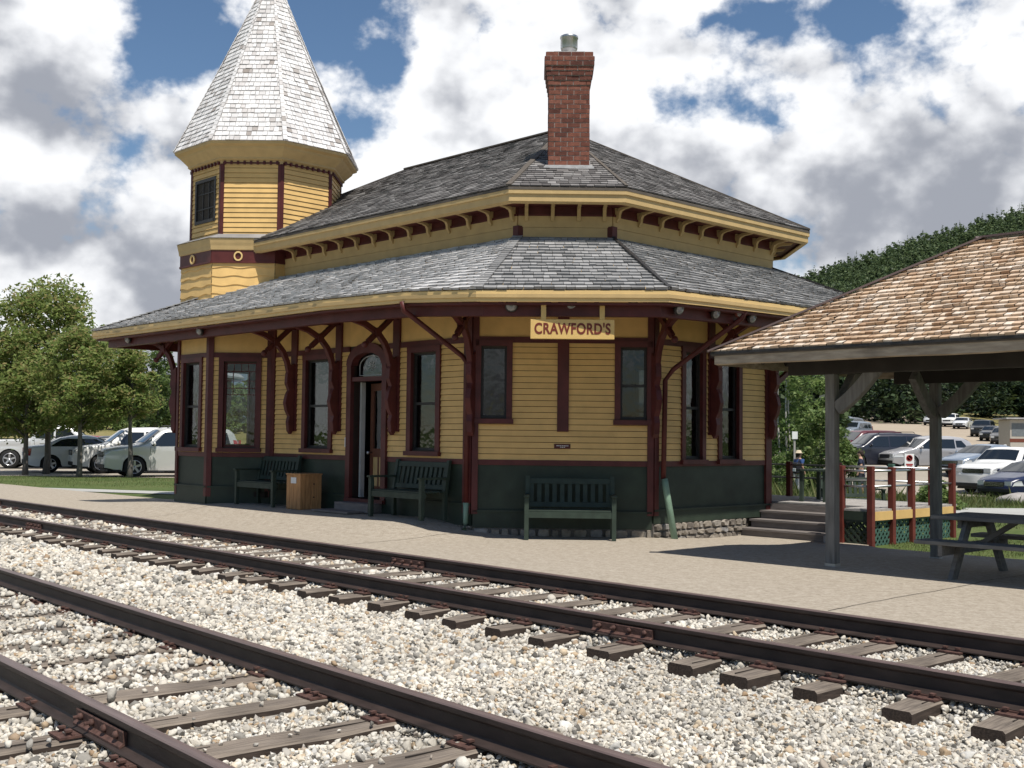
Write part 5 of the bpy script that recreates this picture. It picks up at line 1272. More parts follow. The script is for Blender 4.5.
def lots(name, label, cat, spots, mtl, seed, per, lsize, conif=.5):
    g = np.random.default_rng(seed); Vs = []
    for (x, y, z, h_, r0, con) in spots:
        if con:
            n = per; u = g.random(n)**1.3; th = g.random(n)*6.283; rad = r0*(1-u)*(.35+.65*g.random(n)); lay = (np.floor(u*11)+g.random(n)*.55)/11
            p = np.stack([x+rad*np.cos(th), y+rad*np.sin(th), z+h_*(.06+.94*lay)-rad*.35], 1)
            a = np.stack([np.cos(th), np.sin(th), -.35+.2*g.normal(size=n)], 1); b = np.stack([-np.sin(th), np.cos(th), .3*g.normal(size=n)], 1); s = (lsize*(1.2-.8*u)*np.exp(g.normal(0,.25,n)))[:, None]
            Vs.append(np.stack([p-a*s, p-b*s*.5, p+a*s, p+b*s*.5], 1).reshape(-1, 3))
        else:
            k = max(5, per//34)
            for q in range(k):
                th = q*2.4; uu = (q+.5)/k; rad = r0*.62*math.sin(math.pi*(.15+.8*uu)); c = (x+rad*math.cos(th)*g.uniform(.6,1.2), y+rad*math.sin(th)*g.uniform(.6,1.2), z+h_*(.25+.68*uu))
                Vs.append(leaves(g, c, r0*.46*g.uniform(.7,1.3), per//k, lsize, .75))
    o = leaf_obj(name, Vs, M[mtl] if isinstance(mtl, str) else mtl); tag(o, label, cat, kind='stuff'); return o
fr = random.Random(12)
sp = []
for i in range(260):
    Y = fr.uniform(150, 235); px = fr.uniform(700, 1250); X = (px-512)/1150*Y; h_ = fr.uniform(9, 15)*(.75+.25*min(1, max(0,(px-780)/200))); sp.append((X, Y*1.06+8, zg(X, Y)-.5, h_, fr.uniform(2.2, 3.6), fr.random() < .45))
for i in range(60):
    Y = fr.uniform(105, 150); px = fr.uniform(985, 1300); X = (px-512)/1150*Y+9; sp.append((X, Y, zg(X, Y)-.5, fr.uniform(8, 13), fr.uniform(2.2, 3.4), fr.random() < .4))
for i in range(70):
    Y = fr.uniform(70, 150); px = fr.uniform(690, 838); X = (px-512)/1150*Y; sp.append((X, Y, zg(X, Y)-.5, fr.uniform(6, 9)*Y/110, fr.uniform(1.8, 3.0), fr.random() < .35))
lots('forest', 'dark mixed woodland beyond the parking area', 'woodland', sp, 'darkwood', 50, 420, .42)
sp = []
for i in range(8000):
    X = fr.uniform(215, 760); t = fr.random()**.75; Y = 640+485*t
    zr = RIDGE(X); z = 14+(zr-14)*t**.9; con = fr.random() < .3; sp.append((X*(.72+.28*t), Y, z-2, fr.uniform(10, 17) if con else fr.uniform(9, 15), fr.uniform(2.2, 3.4) if con else fr.uniform(3, 5.2), con))
for i in range(110):
    X = fr.uniform(215, 760); h_ = fr.choice((8, 10, 11, 13, 17)); sp.append((X, 1123+fr.uniform(-8,2), RIDGE(X)-2, h_, fr.uniform(1.8, 3.0), True))
lots('hillside_forest', 'wooded hillside with spruce tips along its skyline', 'forest', sp, 'hillgreen', 51, 52, 1.25)
sp = []
for i in range(110):
    Y = fr.uniform(150, 230); px = fr.uniform(-500, 330); X = (px-512)/1150*Y; sp.append((X, Y, zg(X, Y)-.5, fr.uniform(5, 10), fr.uniform(2, 3.4), fr.random() < .3))
for i in range(16):
    Y = fr.uniform(72, 90); px = fr.uniform(-260, 40); X = (px-512)/1150*Y; sp.append((X, Y, zg(X, Y)-.3, fr.uniform(3.5, 6), fr.uniform(1.8, 2.6), False))
lots('treeline', 'green treeline far behind the parked cars on the left', 'woodland', sp, 'maple2', 52, 260, .38)
# weeds and tufts
def tufts():
    g = np.random.default_rng(61); Vs = []
    def blades(n, xf, h0):
        P = np.array([xf() for _ in range(n)]); th = g.random(n)*6.283; hh = h0*np.exp(g.normal(0,.35,n)); wd = .35*h0*.08
        d = np.stack([np.cos(th), np.sin(th), 0*th], 1); ln = g.normal(0, .35, (n, 2))
        tip = P+np.stack([ln[:,0]*hh, ln[:,1]*hh, hh], 1); s = d*(hh*.03+.003)[:, None]; mid = P+(tip-P)*.55+np.stack([0*hh,0*hh,.08*hh],1)
        Vs.append(np.stack([P-s, P+s, mid+s*.8, tip], 1).reshape(-1, 3))
    def spot(x0, x1, y0, y1, f=None):
        def k():
            X = fr.uniform(x0, x1); Y = fr.uniform(y0, y1); return (X, Y, zg(X, Y)-.01)
        return k
    blades(9000, spot(6.5, 26, 21, 24), .05); blades(16000, spot(9, 24, 31, 46), .17); blades(7000, spot(5.5, 11, 30, 48), .32); blades(6000, spot(5.6, 9.4, 15.6, 18.4), .035)
    blades(14000, spot(-24, -8, 31.5, 41), .045)
    tag(leaf_obj('grass_tufts', Vs, leafmat('grass_blades', [(.05,.08,.02),(.08,.11,.03),(.12,.14,.045),(.17,.16,.07)], .3)), 'unmown grass and weeds round the station yard', 'grass', kind='stuff')
tufts()
tag(sheet('grass_bank', list(np.linspace(-46, -17, 20)), list(np.linspace(70.5, 84, 8)), lambda x, y: zg(x, y)+.05, M['drygrass']), kind='structure')
tag(sheet('grass_bank', list(np.linspace(60, 140, 20)), list(np.linspace(158, 215, 12)), lambda x, y: zg(x, y)+.35*ss(158, 175, y)+1.2*ss(165, 200, y), M['drygrass'], lambda a, b: (a+(b-158)*.45, b)), kind='structure')

# ------------------------------------------------------------------ cars
SPEC = {
 'suv': dict(L=4.85, W=1.94, wr=.37, wx=(-1.42, 1.42), top=[(-2.42,.62),(-2.40,.95),(-2.36,1.12),(-2.18,1.60),(-2.05,1.72),(-1.7,1.78),(-.6,1.80),(.25,1.77),(.48,1.70),(1.12,1.20),(1.25,1.14),(2.0,1.05),(2.28,.98),(2.40,.86),(2.43,.62)], belt=1.10, roof=1.78,
   side=[(-2.02,-1.90,-1.22,-1.22,1.14,1.62),(-1.15,-1.15,-.28,-.28,1.13,1.64),(-.20,-.20,.36,.86,1.12,1.62)], ws=(.50,1.12), rg=(-2.30,-2.13)),
 'crossover': dict(L=4.6, W=1.86, wr=.35, wx=(-1.32, 1.36), top=[(-2.28,.62),(-2.26,.95),(-2.18,1.10),(-1.90,1.45),(-1.6,1.60),(-1.0,1.66),(-.2,1.67),(.25,1.60),(.45,1.52),(1.2,1.07),(1.35,1.02),(2.0,.88),(2.22,.78),(2.30,.6)], belt=1.02, roof=1.66,
   side=[(-1.75,-1.45,-1.12,-1.12,1.12,1.46),(-1.05,-1.05,-.25,-.25,1.07,1.52),(-.18,-.18,.35,.95,1.05,1.48)], ws=(.46,1.2), rg=(-2.14,-1.72)),
 'sedan': dict(L=4.75, W=1.82, wr=.33, wx=(-1.38, 1.40), top=[(-2.38,.60),(-2.35,.90),(-2.28,1.00),(-1.75,1.06),(-1.62,1.07),(-1.0,1.36),(-.6,1.44),(.0,1.46),(.35,1.40),(1.1,1.02),(1.3,.98),(2.05,.84),(2.28,.74),(2.38,.55)], belt=.98, roof=1.46,
   side=[(-1.40,-.95,-.36,-.36,1.03,1.34),(-.29,-.29,.30,.88,1.01,1.34)], ws=(.36,1.1), rg=(-1.62,-.98)),
 'pickup': dict(L=5.9, W=2.02, wr=.41, wx=(-1.75, 1.80), top=[(-2.95,.75),(-2.93,1.26),(-1.02,1.30),(-.98,1.30),(-.90,1.36),(-.74,1.84),(-.5,1.93),(.5,1.93),(.75,1.86),(1.35,1.36),(1.5,1.31),(2.6,1.20),(2.85,1.08),(2.95,.8)], belt=1.28, roof=1.93,
   side=[(-.72,-.62,.02,.02,1.33,1.76),(.10,.10,.60,1.05,1.33,1.76)], ws=(.78,1.33), rg=(-.90,-.74)),
}
def make_car(kind, col, label, loc, heading, glassy=True, group=None, metal=.0, detail=True, grille='bar', rims='alloy', roofrack=False):
    S_ = SPEC[kind]; L_, W_, wr, wx = S_['L'], S_['W'], S_['wr'], S_['wx']; hw = W_/2
    nm = {'suv':'parked_suv','crossover':'parked_crossover','sedan':'parked_sedan','pickup':'pickup_truck'}[kind]
    car = empty(nm, loc, heading, label, {'suv':'car','crossover':'car','sedan':'car','pickup':'pickup truck'}[kind], group)
    pm = paint('car_paint', col, .28, metal); top = S_['top']; zb_, zr = S_['belt'], S_['roof']
    x0, x1 = top[0][0], top[-1][0]
    xs = sorted(set(np.round(np.linspace(x0, x1, 44), 3)) | {round(w+o*(wr+.06), 3) for w in wx for o in (-1,-.92,-.75,-.5,-.2,0,.2,.5,.75,.92,1)} | {p[0] for p in top})
    def zt(x): return interp(x, top)
    def zl(x):
        b = .24+.10*ss(x1-.5, x1, x)+.10*ss(-x0-.5, -x0, -x); R0 = wr+.06
        for w in wx:
            if abs(x-w) < R0: b = max(b, wr+math.sqrt(max(0, R0*R0-(x-w)**2))*.98)
        return b
    def half(x, z):
        e = 1-.16*ss(x1-.75, x1+.05, x)**1.5-.10*ss(-x0-.6, -x0+.05, -x)**1.5
        if z > zb_: e *= 1-.21*((z-zb_)/(zr-zb_))
        else: e *= 1-.035*((zb_-z)/.7)**2-.015*math.exp(-((z-zb_+.3)/.06)**2)
        return hw*e
    m_ = MB(); rows = 9; cols = 6; ring = []
    for x in xs:
        a, b = zl(x), max(zt(x), zl(x)+.05); col_ = []
        for k in range(rows+1): z = a+(b-.03-a)*k/rows; col_.append((x, half(x, z), z))
        for k in range(1, cols): u = 1-2*k/cols; z = b+.03*(1-u*u); col_.append((x, half(x, b-.03)*u, z-.0))
        for k in range(rows, -1, -1): z = a+(b-.03-a)*k/rows; col_.append((x, -half(x, z), z))
        ring.append(col_)
    k = len(ring[0]); vs = [p for c in ring for p in c]
    fs = [(i*k+j, i*k+j+1, (i+1)*k+j+1, (i+1)*k+j) for i in range(len(xs)-1) for j in range(k-1)]+[tuple(range(k)), tuple((len(xs)-1)*k+j for j in range(k))[::-1]]
    m_.add(vs, fs, 0, True)
    if kind == 'pickup':   # open load bed
        m_.box((-2.82,-hw+.14,1.02), (-1.08,hw-.14,1.315), 1)
    m_.build('body', [pm, M['plastic']], car)
    m_ = MB(); m_.box((x0+.12,-hw+.22,.2), (x1-.12,hw-.22,.72)); m_.box((x0+.3,-hw+.06,.2),(x1-.3,hw-.06,.27)); m_.build('underbody', M['plastic'], car)
    def sidepatch(mb, poly, sy, dd=.008, nx=6, nz=4):
        (ra, rb, fb, fa, za, zc) = poly
        vs = []
        for j in range(nz+1):
            t = j/nz; z = za+(zc-za)*t; xa, xb = ra+(rb-ra)*t, fa+(fb-fa)*t
            for i in range(nx+1): x = xa+(xb-xa)*i/nx; zz = min(z, zt(x)-.07); vs.append((x, sy*(half(x, zz)+dd), zz))
        mb.add(vs, [(j*(nx+1)+i, j*(nx+1)+i+1, (j+1)*(nx+1)+i+1, (j+1)*(nx+1)+i) for j in range(nz) for i in range(nx)], 0, True)
    def toppatch(mb, xa, xb, inset_, dd=.012):
        vs = []; n_ = 6
        for j in range(n_+1):
            x = xa+(xb-xa)*j/n_; b = zt(x)
            for i in range(9): u = (1-2*i/8); h_ = half(x, b-.03)-inset_; z = b+.03*(1-u*u); sl = (zt(x+.02)-zt(x-.02))/.04; q = math.hypot(1, sl); vs.append((x-sl/q*dd, h_*u, z+dd/q))
        mb.add(vs, [(j*9+i, j*9+i+1, (j+1)*9+i+1, (j+1)*9+i) for j in range(n_) for i in range(8)], 0, True)
    for sy in (-1, 1):
        for p in S_['side']: m_ = MB(); sidepatch(m_, p, sy); m_.build('side_window', M['carglass'], car, recalc=False)
    m_ = MB(); toppatch(m_, S_['ws'][0]+.02, S_['ws'][1]-.03, .07); m_.build('windscreen', M['carglass'], car, recalc=False)
    m_ = MB(); toppatch(m_, S_['rg'][0]+.02, S_['rg'][1]-.01, .10); m_.build('rear_window', M['carglass'], car, recalc=False)
    for w in wx:
        for sy in (-1, 1):
            c = (w, sy*(hw-.13), wr)
            m_ = MB(); m_.lathe([(wr*.62,.10),(wr*.9,.125),(wr,.08),(wr,-.08),(wr*.9,-.12),(wr*.5,-.12)], c, 22, axis=(0,sy,0)); wh = m_.build('wheel', M['rubber'], car)
            m_ = MB(); m_.lathe([(wr*.66,.06),(wr*.66,.118),(wr*.60,.12),(wr*.58,.075),(.0,.07)], c, 22, axis=(0,sy,0))
            for q in range(5):
                t = 2*math.pi*q/5+.3; ax_ = Vector((math.cos(t), 0, math.sin(t))); m_.bar(Vector(c)+Vector((0,sy*.098,0)), Vector(c)+Vector((0,sy*.108,0))+ax_*wr*.6, .075, .03, up=(0,1,0))
            m_.lathe([(.05,.09),(.045,.12),(0,.125)], c, 10, axis=(0,sy,0)); m_.build('rim', M[rims], wh)
    zf = interp(x1-.25, top)
    for sy in (-1, 1):
        m_ = MB(); sidepatch(m_, (x1-.52, x1-.42, x1-.06, x1-.03, zf-.24, zf-.06), sy, .012); 
        m_.box((x1-.12, sy*(hw*.50) if sy > 0 else -hw*.80, zf-.24), (x1-.005, hw*.80 if sy > 0 else -hw*.50, zf-.08)); m_.build('headlight', M['headlamp'], car, recalc=False)
        m_ = MB(); zt_ = interp(x0+.1, top)
        za, zc = (zt_-.34, zt_-.04) if kind != 'suv' else (.95, 1.35)
        sidepatch(m_, (x0+.04, x0+.10, x0+.30, x0+.26, za, zc), sy, .012); m_.box((x0-.004, hw*.62 if sy > 0 else -hw*.86, za), (x0+.08, hw*.86 if sy > 0 else -hw*.62, zc)); m_.build('taillight', M['taillamp'], car, recalc=False)
        m_ = MB(); mx_ = S_['side'][-1][3]-.10; m_.ball((mx_, sy*(hw+.07), zb_+.10), .1, sq=(.55,1,.75)); m_.build('side_mirror', [pm], car)
        m_ = MB()
        for p in S_['side'][:2] if kind != 'sedan' else S_['side']:
            xh = p[0]+.18; m_.box((xh, sy*half(xh, zb_-.14)-.012, zb_-.155), (xh+.2, sy*half(xh, zb_-.14)+.018, zb_-.125))
        m_.build('door_handle', [pm], car)
    m_ = MB()
    for sy in (-1, 1):
        edges = {p[0]-.035 for p in S_['side']}|{S_['side'][-1][3]+.02}
        for xe in edges: m_.add([(xe-.006, sy*(half(xe,z)+.003), z) for z in np.linspace(.34, zb_, 6)]+[(xe+.006, sy*(half(xe,z)+.003), z) for z in np.linspace(.34, zb_, 6)], [(j, j+1, j+7, j+6) for j in range(5)])
    m_.build('door_gaps', M['plastic'], car, recalc=False)
    m_ = MB(); m_.box((x1-.06,-hw*.48,zf-.30),(x1+.012,hw*.48,zf-.10)); 
    gr = m_.build('grille', M['plastic'], car, bevel=.02)
    m_ = MB()
    for z in (zf-.25, zf-.2, zf-.15): m_.box((x1+.0,-hw*.46,z-.008),(x1+.022,hw*.46,z+.008))
    m_.build('grille_bars', M['chrome'], gr)
    m_ = MB(); m_.box((x1-.25,-hw*.80,.30),(x1+.02,hw*.80,.46)); m_.build('front_bumper', M['plastic'], car, bevel=.03)
    m_ = MB(); m_.box((x0-.03,-hw*.82,.34),(x0+.2,hw*.82,.52)); m_.build('rear_bumper', M['plastic'] if kind != 'pickup' else M['chrome'], car, bevel=.03)
    m_ = MB(); m_.box((x0-.03,-.16,.66),(x0+.05,.16,.80)); m_.build('number_plate', M['white'], car)
    if roofrack:
        m_ = MB()
        for sy in (-1, 1): m_.tube([(-1.7,sy*(hw*.70),zr+.03),(-1.6,sy*(hw*.70),zr+.09),(.1,sy*(hw*.70),zr+.08),(.25,sy*(hw*.70),zr+.0)], .018, 6)
        m_.build('roof_rack', M['plastic'], car)
    return car
SIL = (.50,.51,.51); WHT = (.72,.72,.70)
def park(kind, col, label, px, Y, hd, **k):
    X = (px-512)/1150*Y; return make_car(kind, col, label, (X, Y, zg(X, Y)+.015), R(hd), **k)
park('suv', (.56,.56,.54), 'silver grey sport utility car parked nearest to the tower corner of the station', 171, 42.6, 209, metal=.3, roofrack=True)
park('suv', WHT, 'white sport utility car parked between the silver sport utility car and the silver sedan', 136, 46.4, 208)
park('sedan', (.70,.71,.71), 'silver sedan seen from its tail between the two leftmost tree trunks', 88, 46.8, 24)
park('pickup', (.58,.59,.59), 'light silver pickup truck with dark cab windows at the left edge', 57, 51.5, 15, metal=.2)
park('sedan', (.05,.055,.06), 'dark sedan mostly hidden behind the white and silver cars on the left', 118, 54, 20)
park('sedan', (.25,.02,.02), 'red car roof just visible behind the white cars on the left', 92, 58, 200)
park('suv', (.018,.020,.032), 'black sport utility car with a roof rack beyond the deck', 877, 58.5, 188, roofrack=True)
park('crossover', (.46,.45,.45), 'silver crossover parked behind the second pavilion post', 926, 57.5, 193, metal=.35)
park('sedan', (.22,.27,.34), 'pale blue sedan to the right of the second pavilion post', 985, 54.5, 208, metal=.3)
park('pickup', WHT, 'white pickup truck with a dark grille at the right edge', 1014, 49.5, 214)
park('sedan', (.012,.018,.055), 'dark navy car at the right edge in front of the white pickup truck', 1034, 44.5, 210)
park('suv', (.10,.018,.025), 'maroon car next to the black sport utility car, mostly hidden by the shrub', 862, 66, 196)
park('sedan', WHT, 'white car with slanting windows behind the maroon car', 856, 76, 200)
grp = 'cars lining the left edge of the gravel road'
park('suv', (.16,.19,.23), 'grey blue car on the left edge of the gravel road, nearest of that line', 854, 112, 228, group=grp)
park('crossover', (.10,.11,.12), 'dark grey car in the middle of the line left of the gravel road', 850, 132, 228, group=grp)
park('pickup', (.30,.42,.52), 'light blue pickup truck at the far end of the line left of the gravel road', 841, 150, 230, group=grp)
park('sedan', (.66,.67,.68), 'white car at the top of the road near the yellow sign', 861, 235, 200)
g2 = 'cars along the wood edge of the gravel road'
park('crossover', SIL, 'silver car along the wood edge partly behind the second pavilion post', 934, 160, 235, group=g2)
park('suv', WHT, 'white tall car along the wood edge just right of the pavilion post', 950, 155, 240, group=g2)
park('sedan', (.6,.61,.62), 'pale silver low car along the wood edge beside the white tall car', 963, 147, 238, group=g2)
park('suv', (.03,.032,.035), 'dark tall car along the wood edge left of the dark sedan', 983, 123, 238, group=g2)
park('sedan', (.018,.018,.022), 'black low car along the wood edge between the dark tall car and the grey one', 993, 113, 236, group=g2)
park('crossover', (.12,.115,.11), 'grey brown car along the wood edge nearest to the trailer', 1004, 106, 238, group=g2)

# ------------------------------------------------------------------ people
def person(label, loc, heading, shirt, legs, skin=(.45,.27,.19), hair=(.03,.02,.015), shorts=False, bag=None, hat=None, h_=1.72):
    p = empty('person', loc, heading, label, 'person'); k = h_/1.72
    sk = mat('skin', skin, .6, .06)
    def skinned(name, joints, edges, mtl, parent):
        me = bpy.data.meshes.new(name); me.from_pydata([(a*k, b*k, c*k) for a, b, c, r in joints], edges, []); me.materials.append(mtl)
        o = bpy.data.objects.new(name, me); C.objects.link(o); o.parent = parent
        o.modifiers.new('skin', 'SKIN'); me.skin_vertices or None
        for v, j in zip(me.skin_vertices[0].data, joints): v.radius = (j[3]*k, j[3]*k)
        me.skin_vertices[0].data[0].use_root = True
        s = o.modifiers.new('sub', 'SUBSURF'); s.levels = 2; s.render_levels = 2; 
        for f in me.polygons: f.use_smooth = True
        return o
    J = [(0,0,.95,.13),(0,0,1.15,.13),(.01,0,1.38,.15),(.0,0,1.50,.055),(.03,0,1.60,.10),(.02,0,1.68,.075),
         (.0,.19,1.40,.06),(-.03,.26,1.15,.045),(.08,.25,.93,.035),(.12,.24,.84,.04),(.0,-.19,1.40,.06),(-.02,-.27,1.15,.045),(.10,-.22,.95,.035),(.14,-.2,.86,.04),
         (.0,.09,.88,.10),(.05,.10,.48,.062),(-.02,.11,.09,.045),(.12,.11,.03,.045),(.0,-.09,.88,.10),(-.03,-.10,.48,.062),(-.10,-.11,.09,.045),(.04,-.11,.03,.045)]
    Ed = [(0,1),(1,2),(2,3),(3,4),(4,5),(2,6),(6,7),(7,8),(8,9),(2,10),(10,11),(11,12),(12,13),(0,14),(14,15),(15,16),(16,17),(0,18),(18,19),(19,20),(20,21)]
    skinned('body', J, Ed, sk, p)
    skinned('shirt', [(0,0,.98,.15),(0,0,1.15,.155),(.01,0,1.38,.17),(0,0,1.46,.08),(0,.20,1.39,.08),(-.01,.245,1.24,.065),(0,-.20,1.39,.08),(-.01,-.245,1.24,.065)], [(0,1),(1,2),(2,3),(2,4),(4,5),(2,6),(6,7)], mat('shirt', shirt, .8, .15), p)
    zk = .52 if shorts else .10
    f = (.88-zk)/(.88-.48) if shorts else 1
    leg = lambda s: [(0,s*.09,.88,.125), (.045 if s > 0 else -.03, s*.10,.50,.085)] if shorts else [(0,s*.09,.88,.125),(.05 if s > 0 else -.03, s*.10,.48,.085),(-.02 if s > 0 else -.10, s*.11,.10,.07)]
    a, b = leg(1), leg(-1); js = [(0,0,.97,.15)]+a+b; n1 = len(a)
    skinned('shorts' if shorts else 'trousers', js, [(0,1)]+[(i, i+1) for i in range(1, n1)]+[(0,n1+1)]+[(i, i+1) for i in range(n1+1, 2*n1)], mat('trousers', legs, .85, .15), p)
    m_ = MB(); m_.ball((.0,0,1.665*k), .112*k, sq=(1.0,.9,.85)); m_.ball((-.035*k,0,1.61*k), .098*k); m_.build('hair', mat('hair', hair, .8, .1), p)
    m_ = MB()
    for s in (-1, 1): m_.ball((.115*k, s*.035*k, 1.625*k), .012*k); 
    m_.ball((.13*k,0,1.59*k), .018*k); m_.build('face', mat('face', tuple(c*.5 for c in skin), .6), p)
    m_ = MB()
    for s, x in ((1,.05),(-1,-.03)): m_.ball((x*k, s*.11*k, .035*k), .07*k, sq=(1.9,.8,.6))
    m_.build('shoes', mat('shoes', (.04,.04,.045), .7), p)
    if hat:
        m_ = MB(); m_.lathe([(.17,0),(.17,.012),(.11,.02),(.10,.09),(.06,.115),(0,.12)], (0,0,1.66*k), 12); m_.build('hat', mat('hat', hat, .8), p)
    if bag:
        b = empty('shoulder_bag', (loc[0]-.26*math.cos(heading)+.10, loc[1]-.26*math.sin(heading)-.12, loc[2]+.92*k), heading, 'black and white bag carried by the person in blue beyond the deck', 'bag')
        m_ = MB(); m_.box((-.10,-.17,-.02),(.10,.17,.40)); m_.build('bag_body', mat('black_canvas', (.012,.012,.016), .7), b, bevel=.04)
        m_ = MB(); m_.box((-.115,-.12,.06),(-.10,.12,.18)); m_.build('bag_pocket', M['white'], b, bevel=.01)
        m_ = MB(); m_.tube([(0,-.1,.38),(.12,-.05,.52),(.22,0,.50)], .02, 6); m_.build('strap', mat('strap', (.02,.02,.02), .7), b)
    return p
def gp(px, Y): X = (px-512)/1150*Y; return (X, Y, zg(X, Y)+.01)
person('person in a blue jacket and pale trousers with a light hat standing beyond the deck', gp(799, 43.5), R(20), (.03,.07,.19), (.42,.42,.44), hat=(.5,.42,.3), bag=True)
person('person with dark hair in a navy shirt and shorts beyond the deck bench', gp(861, 41.5), R(160), (.025,.03,.06), (.06,.06,.08), shorts=True)
person('person in a red jacket and grey hat beside the trailer on the right', gp(1005, 70), R(200), (.22,.03,.025), (.12,.03,.03), hat=(.35,.36,.36), h_=1.75)

# ------------------------------------------------------------------ signs, trailer, lodge, boulder
def board(name, label, cat, px, Y, zc, wd, ht, face, edge=None, posts=1, post_m='greywood', rz=0, thick=.04, diamond=False):
    X = (px-512)/1150*Y; z0 = zg(X, Y); o = empty(name, (X, Y, z0), R(rz), label, cat)
    for i in range(posts):
        x = 0 if posts == 1 else (-wd/2+.04 if i == 0 else wd/2-.04)
        m_ = MB(); m_.box((x-.035,.0,-.1),(x+.035,.07, zc-z0+(ht/2 if posts > 1 else 0))); m_.build('post', M[post_m], o)
    m_ = MB()
    if diamond: m_.prism([(0,-ht/2),(wd/2,0),(0,ht/2),(-wd/2,0)], lambda a, b: (a,-.03,zc-z0+b), lambda a, b: (a,-.01,zc-z0+b))
    else: m_.box((-wd/2,-thick,zc-z0-ht/2),(wd/2,-.005,zc-z0+ht/2))
    f = m_.build('panel', face, o, bevel=.004); return o, f, zc-z0
o, f, zc = board('notice_sign', 'small white sign with red markings on a pale post behind the deck', 'sign', 909, 30, .95, .25, .34, M['white'], post_m='floorwood')
rd = mat('sign_red', (.35,.03,.025), .5); m_ = MB(); m_.lathe([(.085,0),(.085,.004),(.065,.004),(.065,0)], (0,-.041,zc+.06), 20, axis=(0,-1,0)); m_.bar((-.05,-.044,zc+.11),(.05,-.044,zc+.01),.016,.003,up=(0,1,0)); m_.box((-.09,-.044,zc-.12),(.09,-.0405,zc-.085)); m_.box((-.07,-.044,zc-.155),(.07,-.0405,zc-.13)); m_.build('sign_marking', rd, f)
board('trail_marker', 'tiny white sign on a thin post in the weeds behind the station corner', 'sign', 795, 46, 1.65, .22, .30, M['white'], post_m='floorwood')
o, f, zc = board('green_sign', 'dark green board sign with white lettering on two posts behind the silver car', 'sign', 181, 60, 2.45, .72, .42, mat('sign_green', (.02,.07,.045), .5), posts=2)
m_ = MB(); m_.box((-.26,-.044,zc+.0),(.26,-.0405,zc+.05)); m_.box((-.18,-.044,zc-.10),(.20,-.0405,zc-.06)); m_.box((-.36,-.05,zc-.32),(.36,-.02,zc-.25)); m_.build('sign_marking', M['white'], f)
board('road_sign', 'yellow diamond warning sign at the top of the gravel road', 'sign', 853, 215, 8.6, 1.5, 1.5, mat('sign_yellow', (.5,.36,.03), .5), diamond=True)
def trailer():
    Y = 76; X = (1010-512)/1150*Y; t = empty('camper_trailer', (X, Y, zg(X, Y)), R(-6), 'grey and cream camper trailer with a brown stripe and flat roof at the right edge', 'trailer')
    m_ = MB(); m_.box((0,0,.55),(6.5,2.4,3.25)); m_.build('body', mat('trailer_cream', (.45,.42,.36), .45, .06), t, bevel=.05)
    m_ = MB(); m_.box((-.01,-.012,1.75),(6.51,-.002,1.98)); m_.build('stripe', mat('trailer_brown', (.16,.05,.03), .5), t)
    m_ = MB(); m_.box((.12,-.016,2.15),(6.2,-.004,3.0)); m_.build('window_band', mat('trailer_grey', (.16,.18,.19), .3), t)
    m_ = MB(); m_.box((-.3,-.3,3.27),(6.8,2.6,3.37)); m_.build('roof', M['flash'], t)
    for x in (1.8, 4.2):
        m_ = MB(); m_.lathe([(.2,-.1),(.38,-.1),(.38,.1),(.2,.1)], (x,.1,.38), 16, axis=(0,-1,0)); m_.build('wheel', M['rubber'], t)
    m_ = MB(); m_.box((.2,.2,.3),(6.3,2.2,.55)); m_.build('chassis', M['plastic'], t)
trailer()
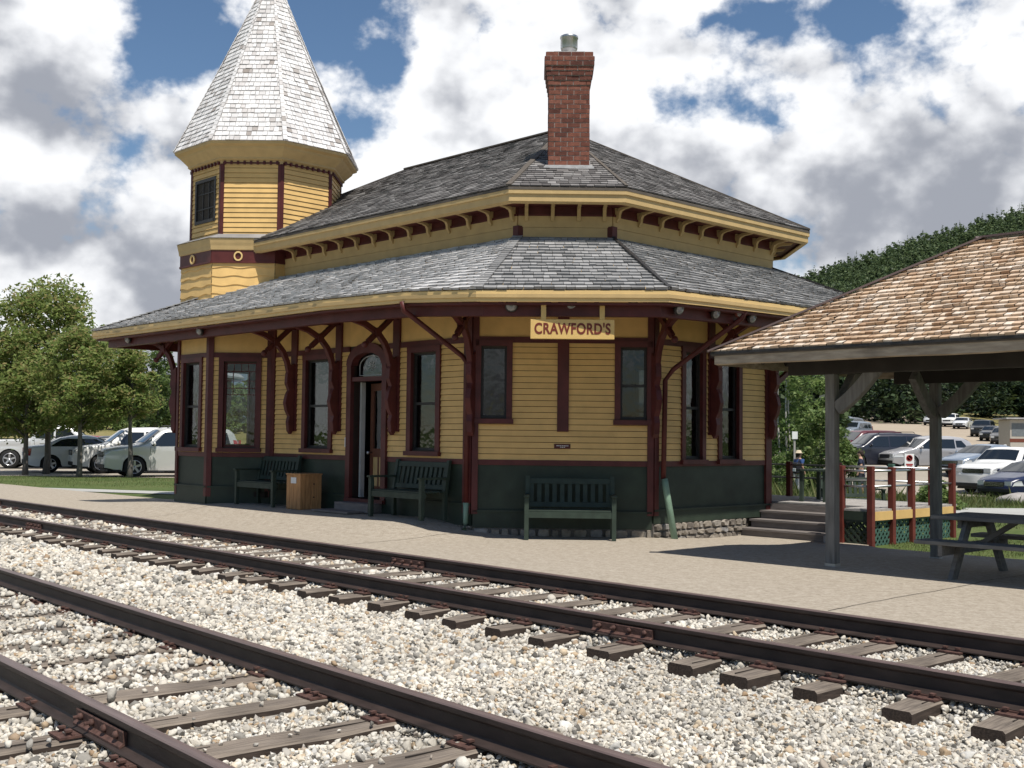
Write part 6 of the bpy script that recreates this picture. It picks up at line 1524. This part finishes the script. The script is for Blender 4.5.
def lodge():
    Y = 112; X = (152-512)/1150*Y; b = empty('lodge', (X, Y, zg(X, Y)-.2), R(-8), 'dark lodge with a big pale grey roof beyond the parked cars', 'building')
    m_ = MB(); m_.box((-4,-3.4,0),(6.5,4,5.0)); m_.build('wall', mat('lodge_siding', (.05,.042,.036), .8, .2), b)
    m_ = MB(); rm = mat('lodge_roof_metal', (.27,.28,.30), .5, .06)
    for sy in (-1, 1):
        A = [(-3.2,0,8.6),(4.3,0,8.4),(7.6,sy*4.6,4.9),(-4.9,sy*4.6,4.9)]; m_.add([(x,y,z) for x,y,z in A]+[(x,y,z-.2) for x,y,z in A], [(0,1,2,3),(7,6,5,4)]+[(i,(i+1)%4,4+(i+1)%4,4+i) for i in range(4)])
    for e in (((-3.2,0,8.6),(-4.9,-4.6,4.9),(-4.9,4.6,4.9)),((4.3,0,8.4),(7.6,4.6,4.9),(7.6,-4.6,4.9))): m_.add(list(e)+[(x,y,z-.2) for x,y,z in e], [(0,1,2),(5,4,3)]+[(i,(i+1)%3,3+(i+1)%3,3+i) for i in range(3)])
    m_.build('roof', rm, b)
    for x in (-3.2,-1.6, 0, 1.6, 3.2, 4.8): m_ = MB(); m_.box((x-.45,-3.46,3.0),(x+.45,-3.42,4.4)); w_ = m_.build('window', M['carglass'], b); m_ = MB(); m_.box((x-.5,-3.45,4.4),(x+.5,-3.40,4.5)); m_.box((x-.5,-3.45,2.9),(x+.5,-3.38,3.0)); m_.build('window_frame', M['floorwood'], w_)
    m_ = MB(); m_.box((-4.6,-5.2,2.3),(7,-3.4,2.45)); m_.box((-4.6,-5.25,2.9),(7,-5.15,3.0)); 
    for x in (-4.5,-2,.5,3,5.5,6.9): m_.box((x-.06,-5.25,0),(x+.06,-5.13,3))
    m_.build('porch', M['greywood'], b)
lodge()
def boulder(px, Y, r0, label):
    X = (px-512)/1150*Y; m_ = MB(); bm = bmesh.new(); bmesh.ops.create_icosphere(bm, subdivisions=3, radius=1)
    vs = [tuple(Vector((v.co.x*1.5, v.co.y, v.co.z*.55))*r0*(1+.22*mnoise.noise(v.co*1.6)+.07*mnoise.noise(v.co*5))) for v in bm.verts]; fs = [[v.index for v in f.verts] for f in bm.faces]; bm.free()
    m_.add(vs, fs, 0, True); o = m_.build('boulder', mat('granite', (.30,.28,.26), .9, .2, 6, bump=.5, bscale=14), None); o.location = (X, Y, zg(X, Y)+r0*.2); tag(o, label, 'rock')
boulder(1022, 36, .5, 'pale grey boulder on the grass at the right edge')
for o in bpy.data.objects:
    if o.parent is None and o.type in ('EMPTY', 'MESH') and 'category' not in o and 'kind' not in o: print('UNTAGGED', o.name)
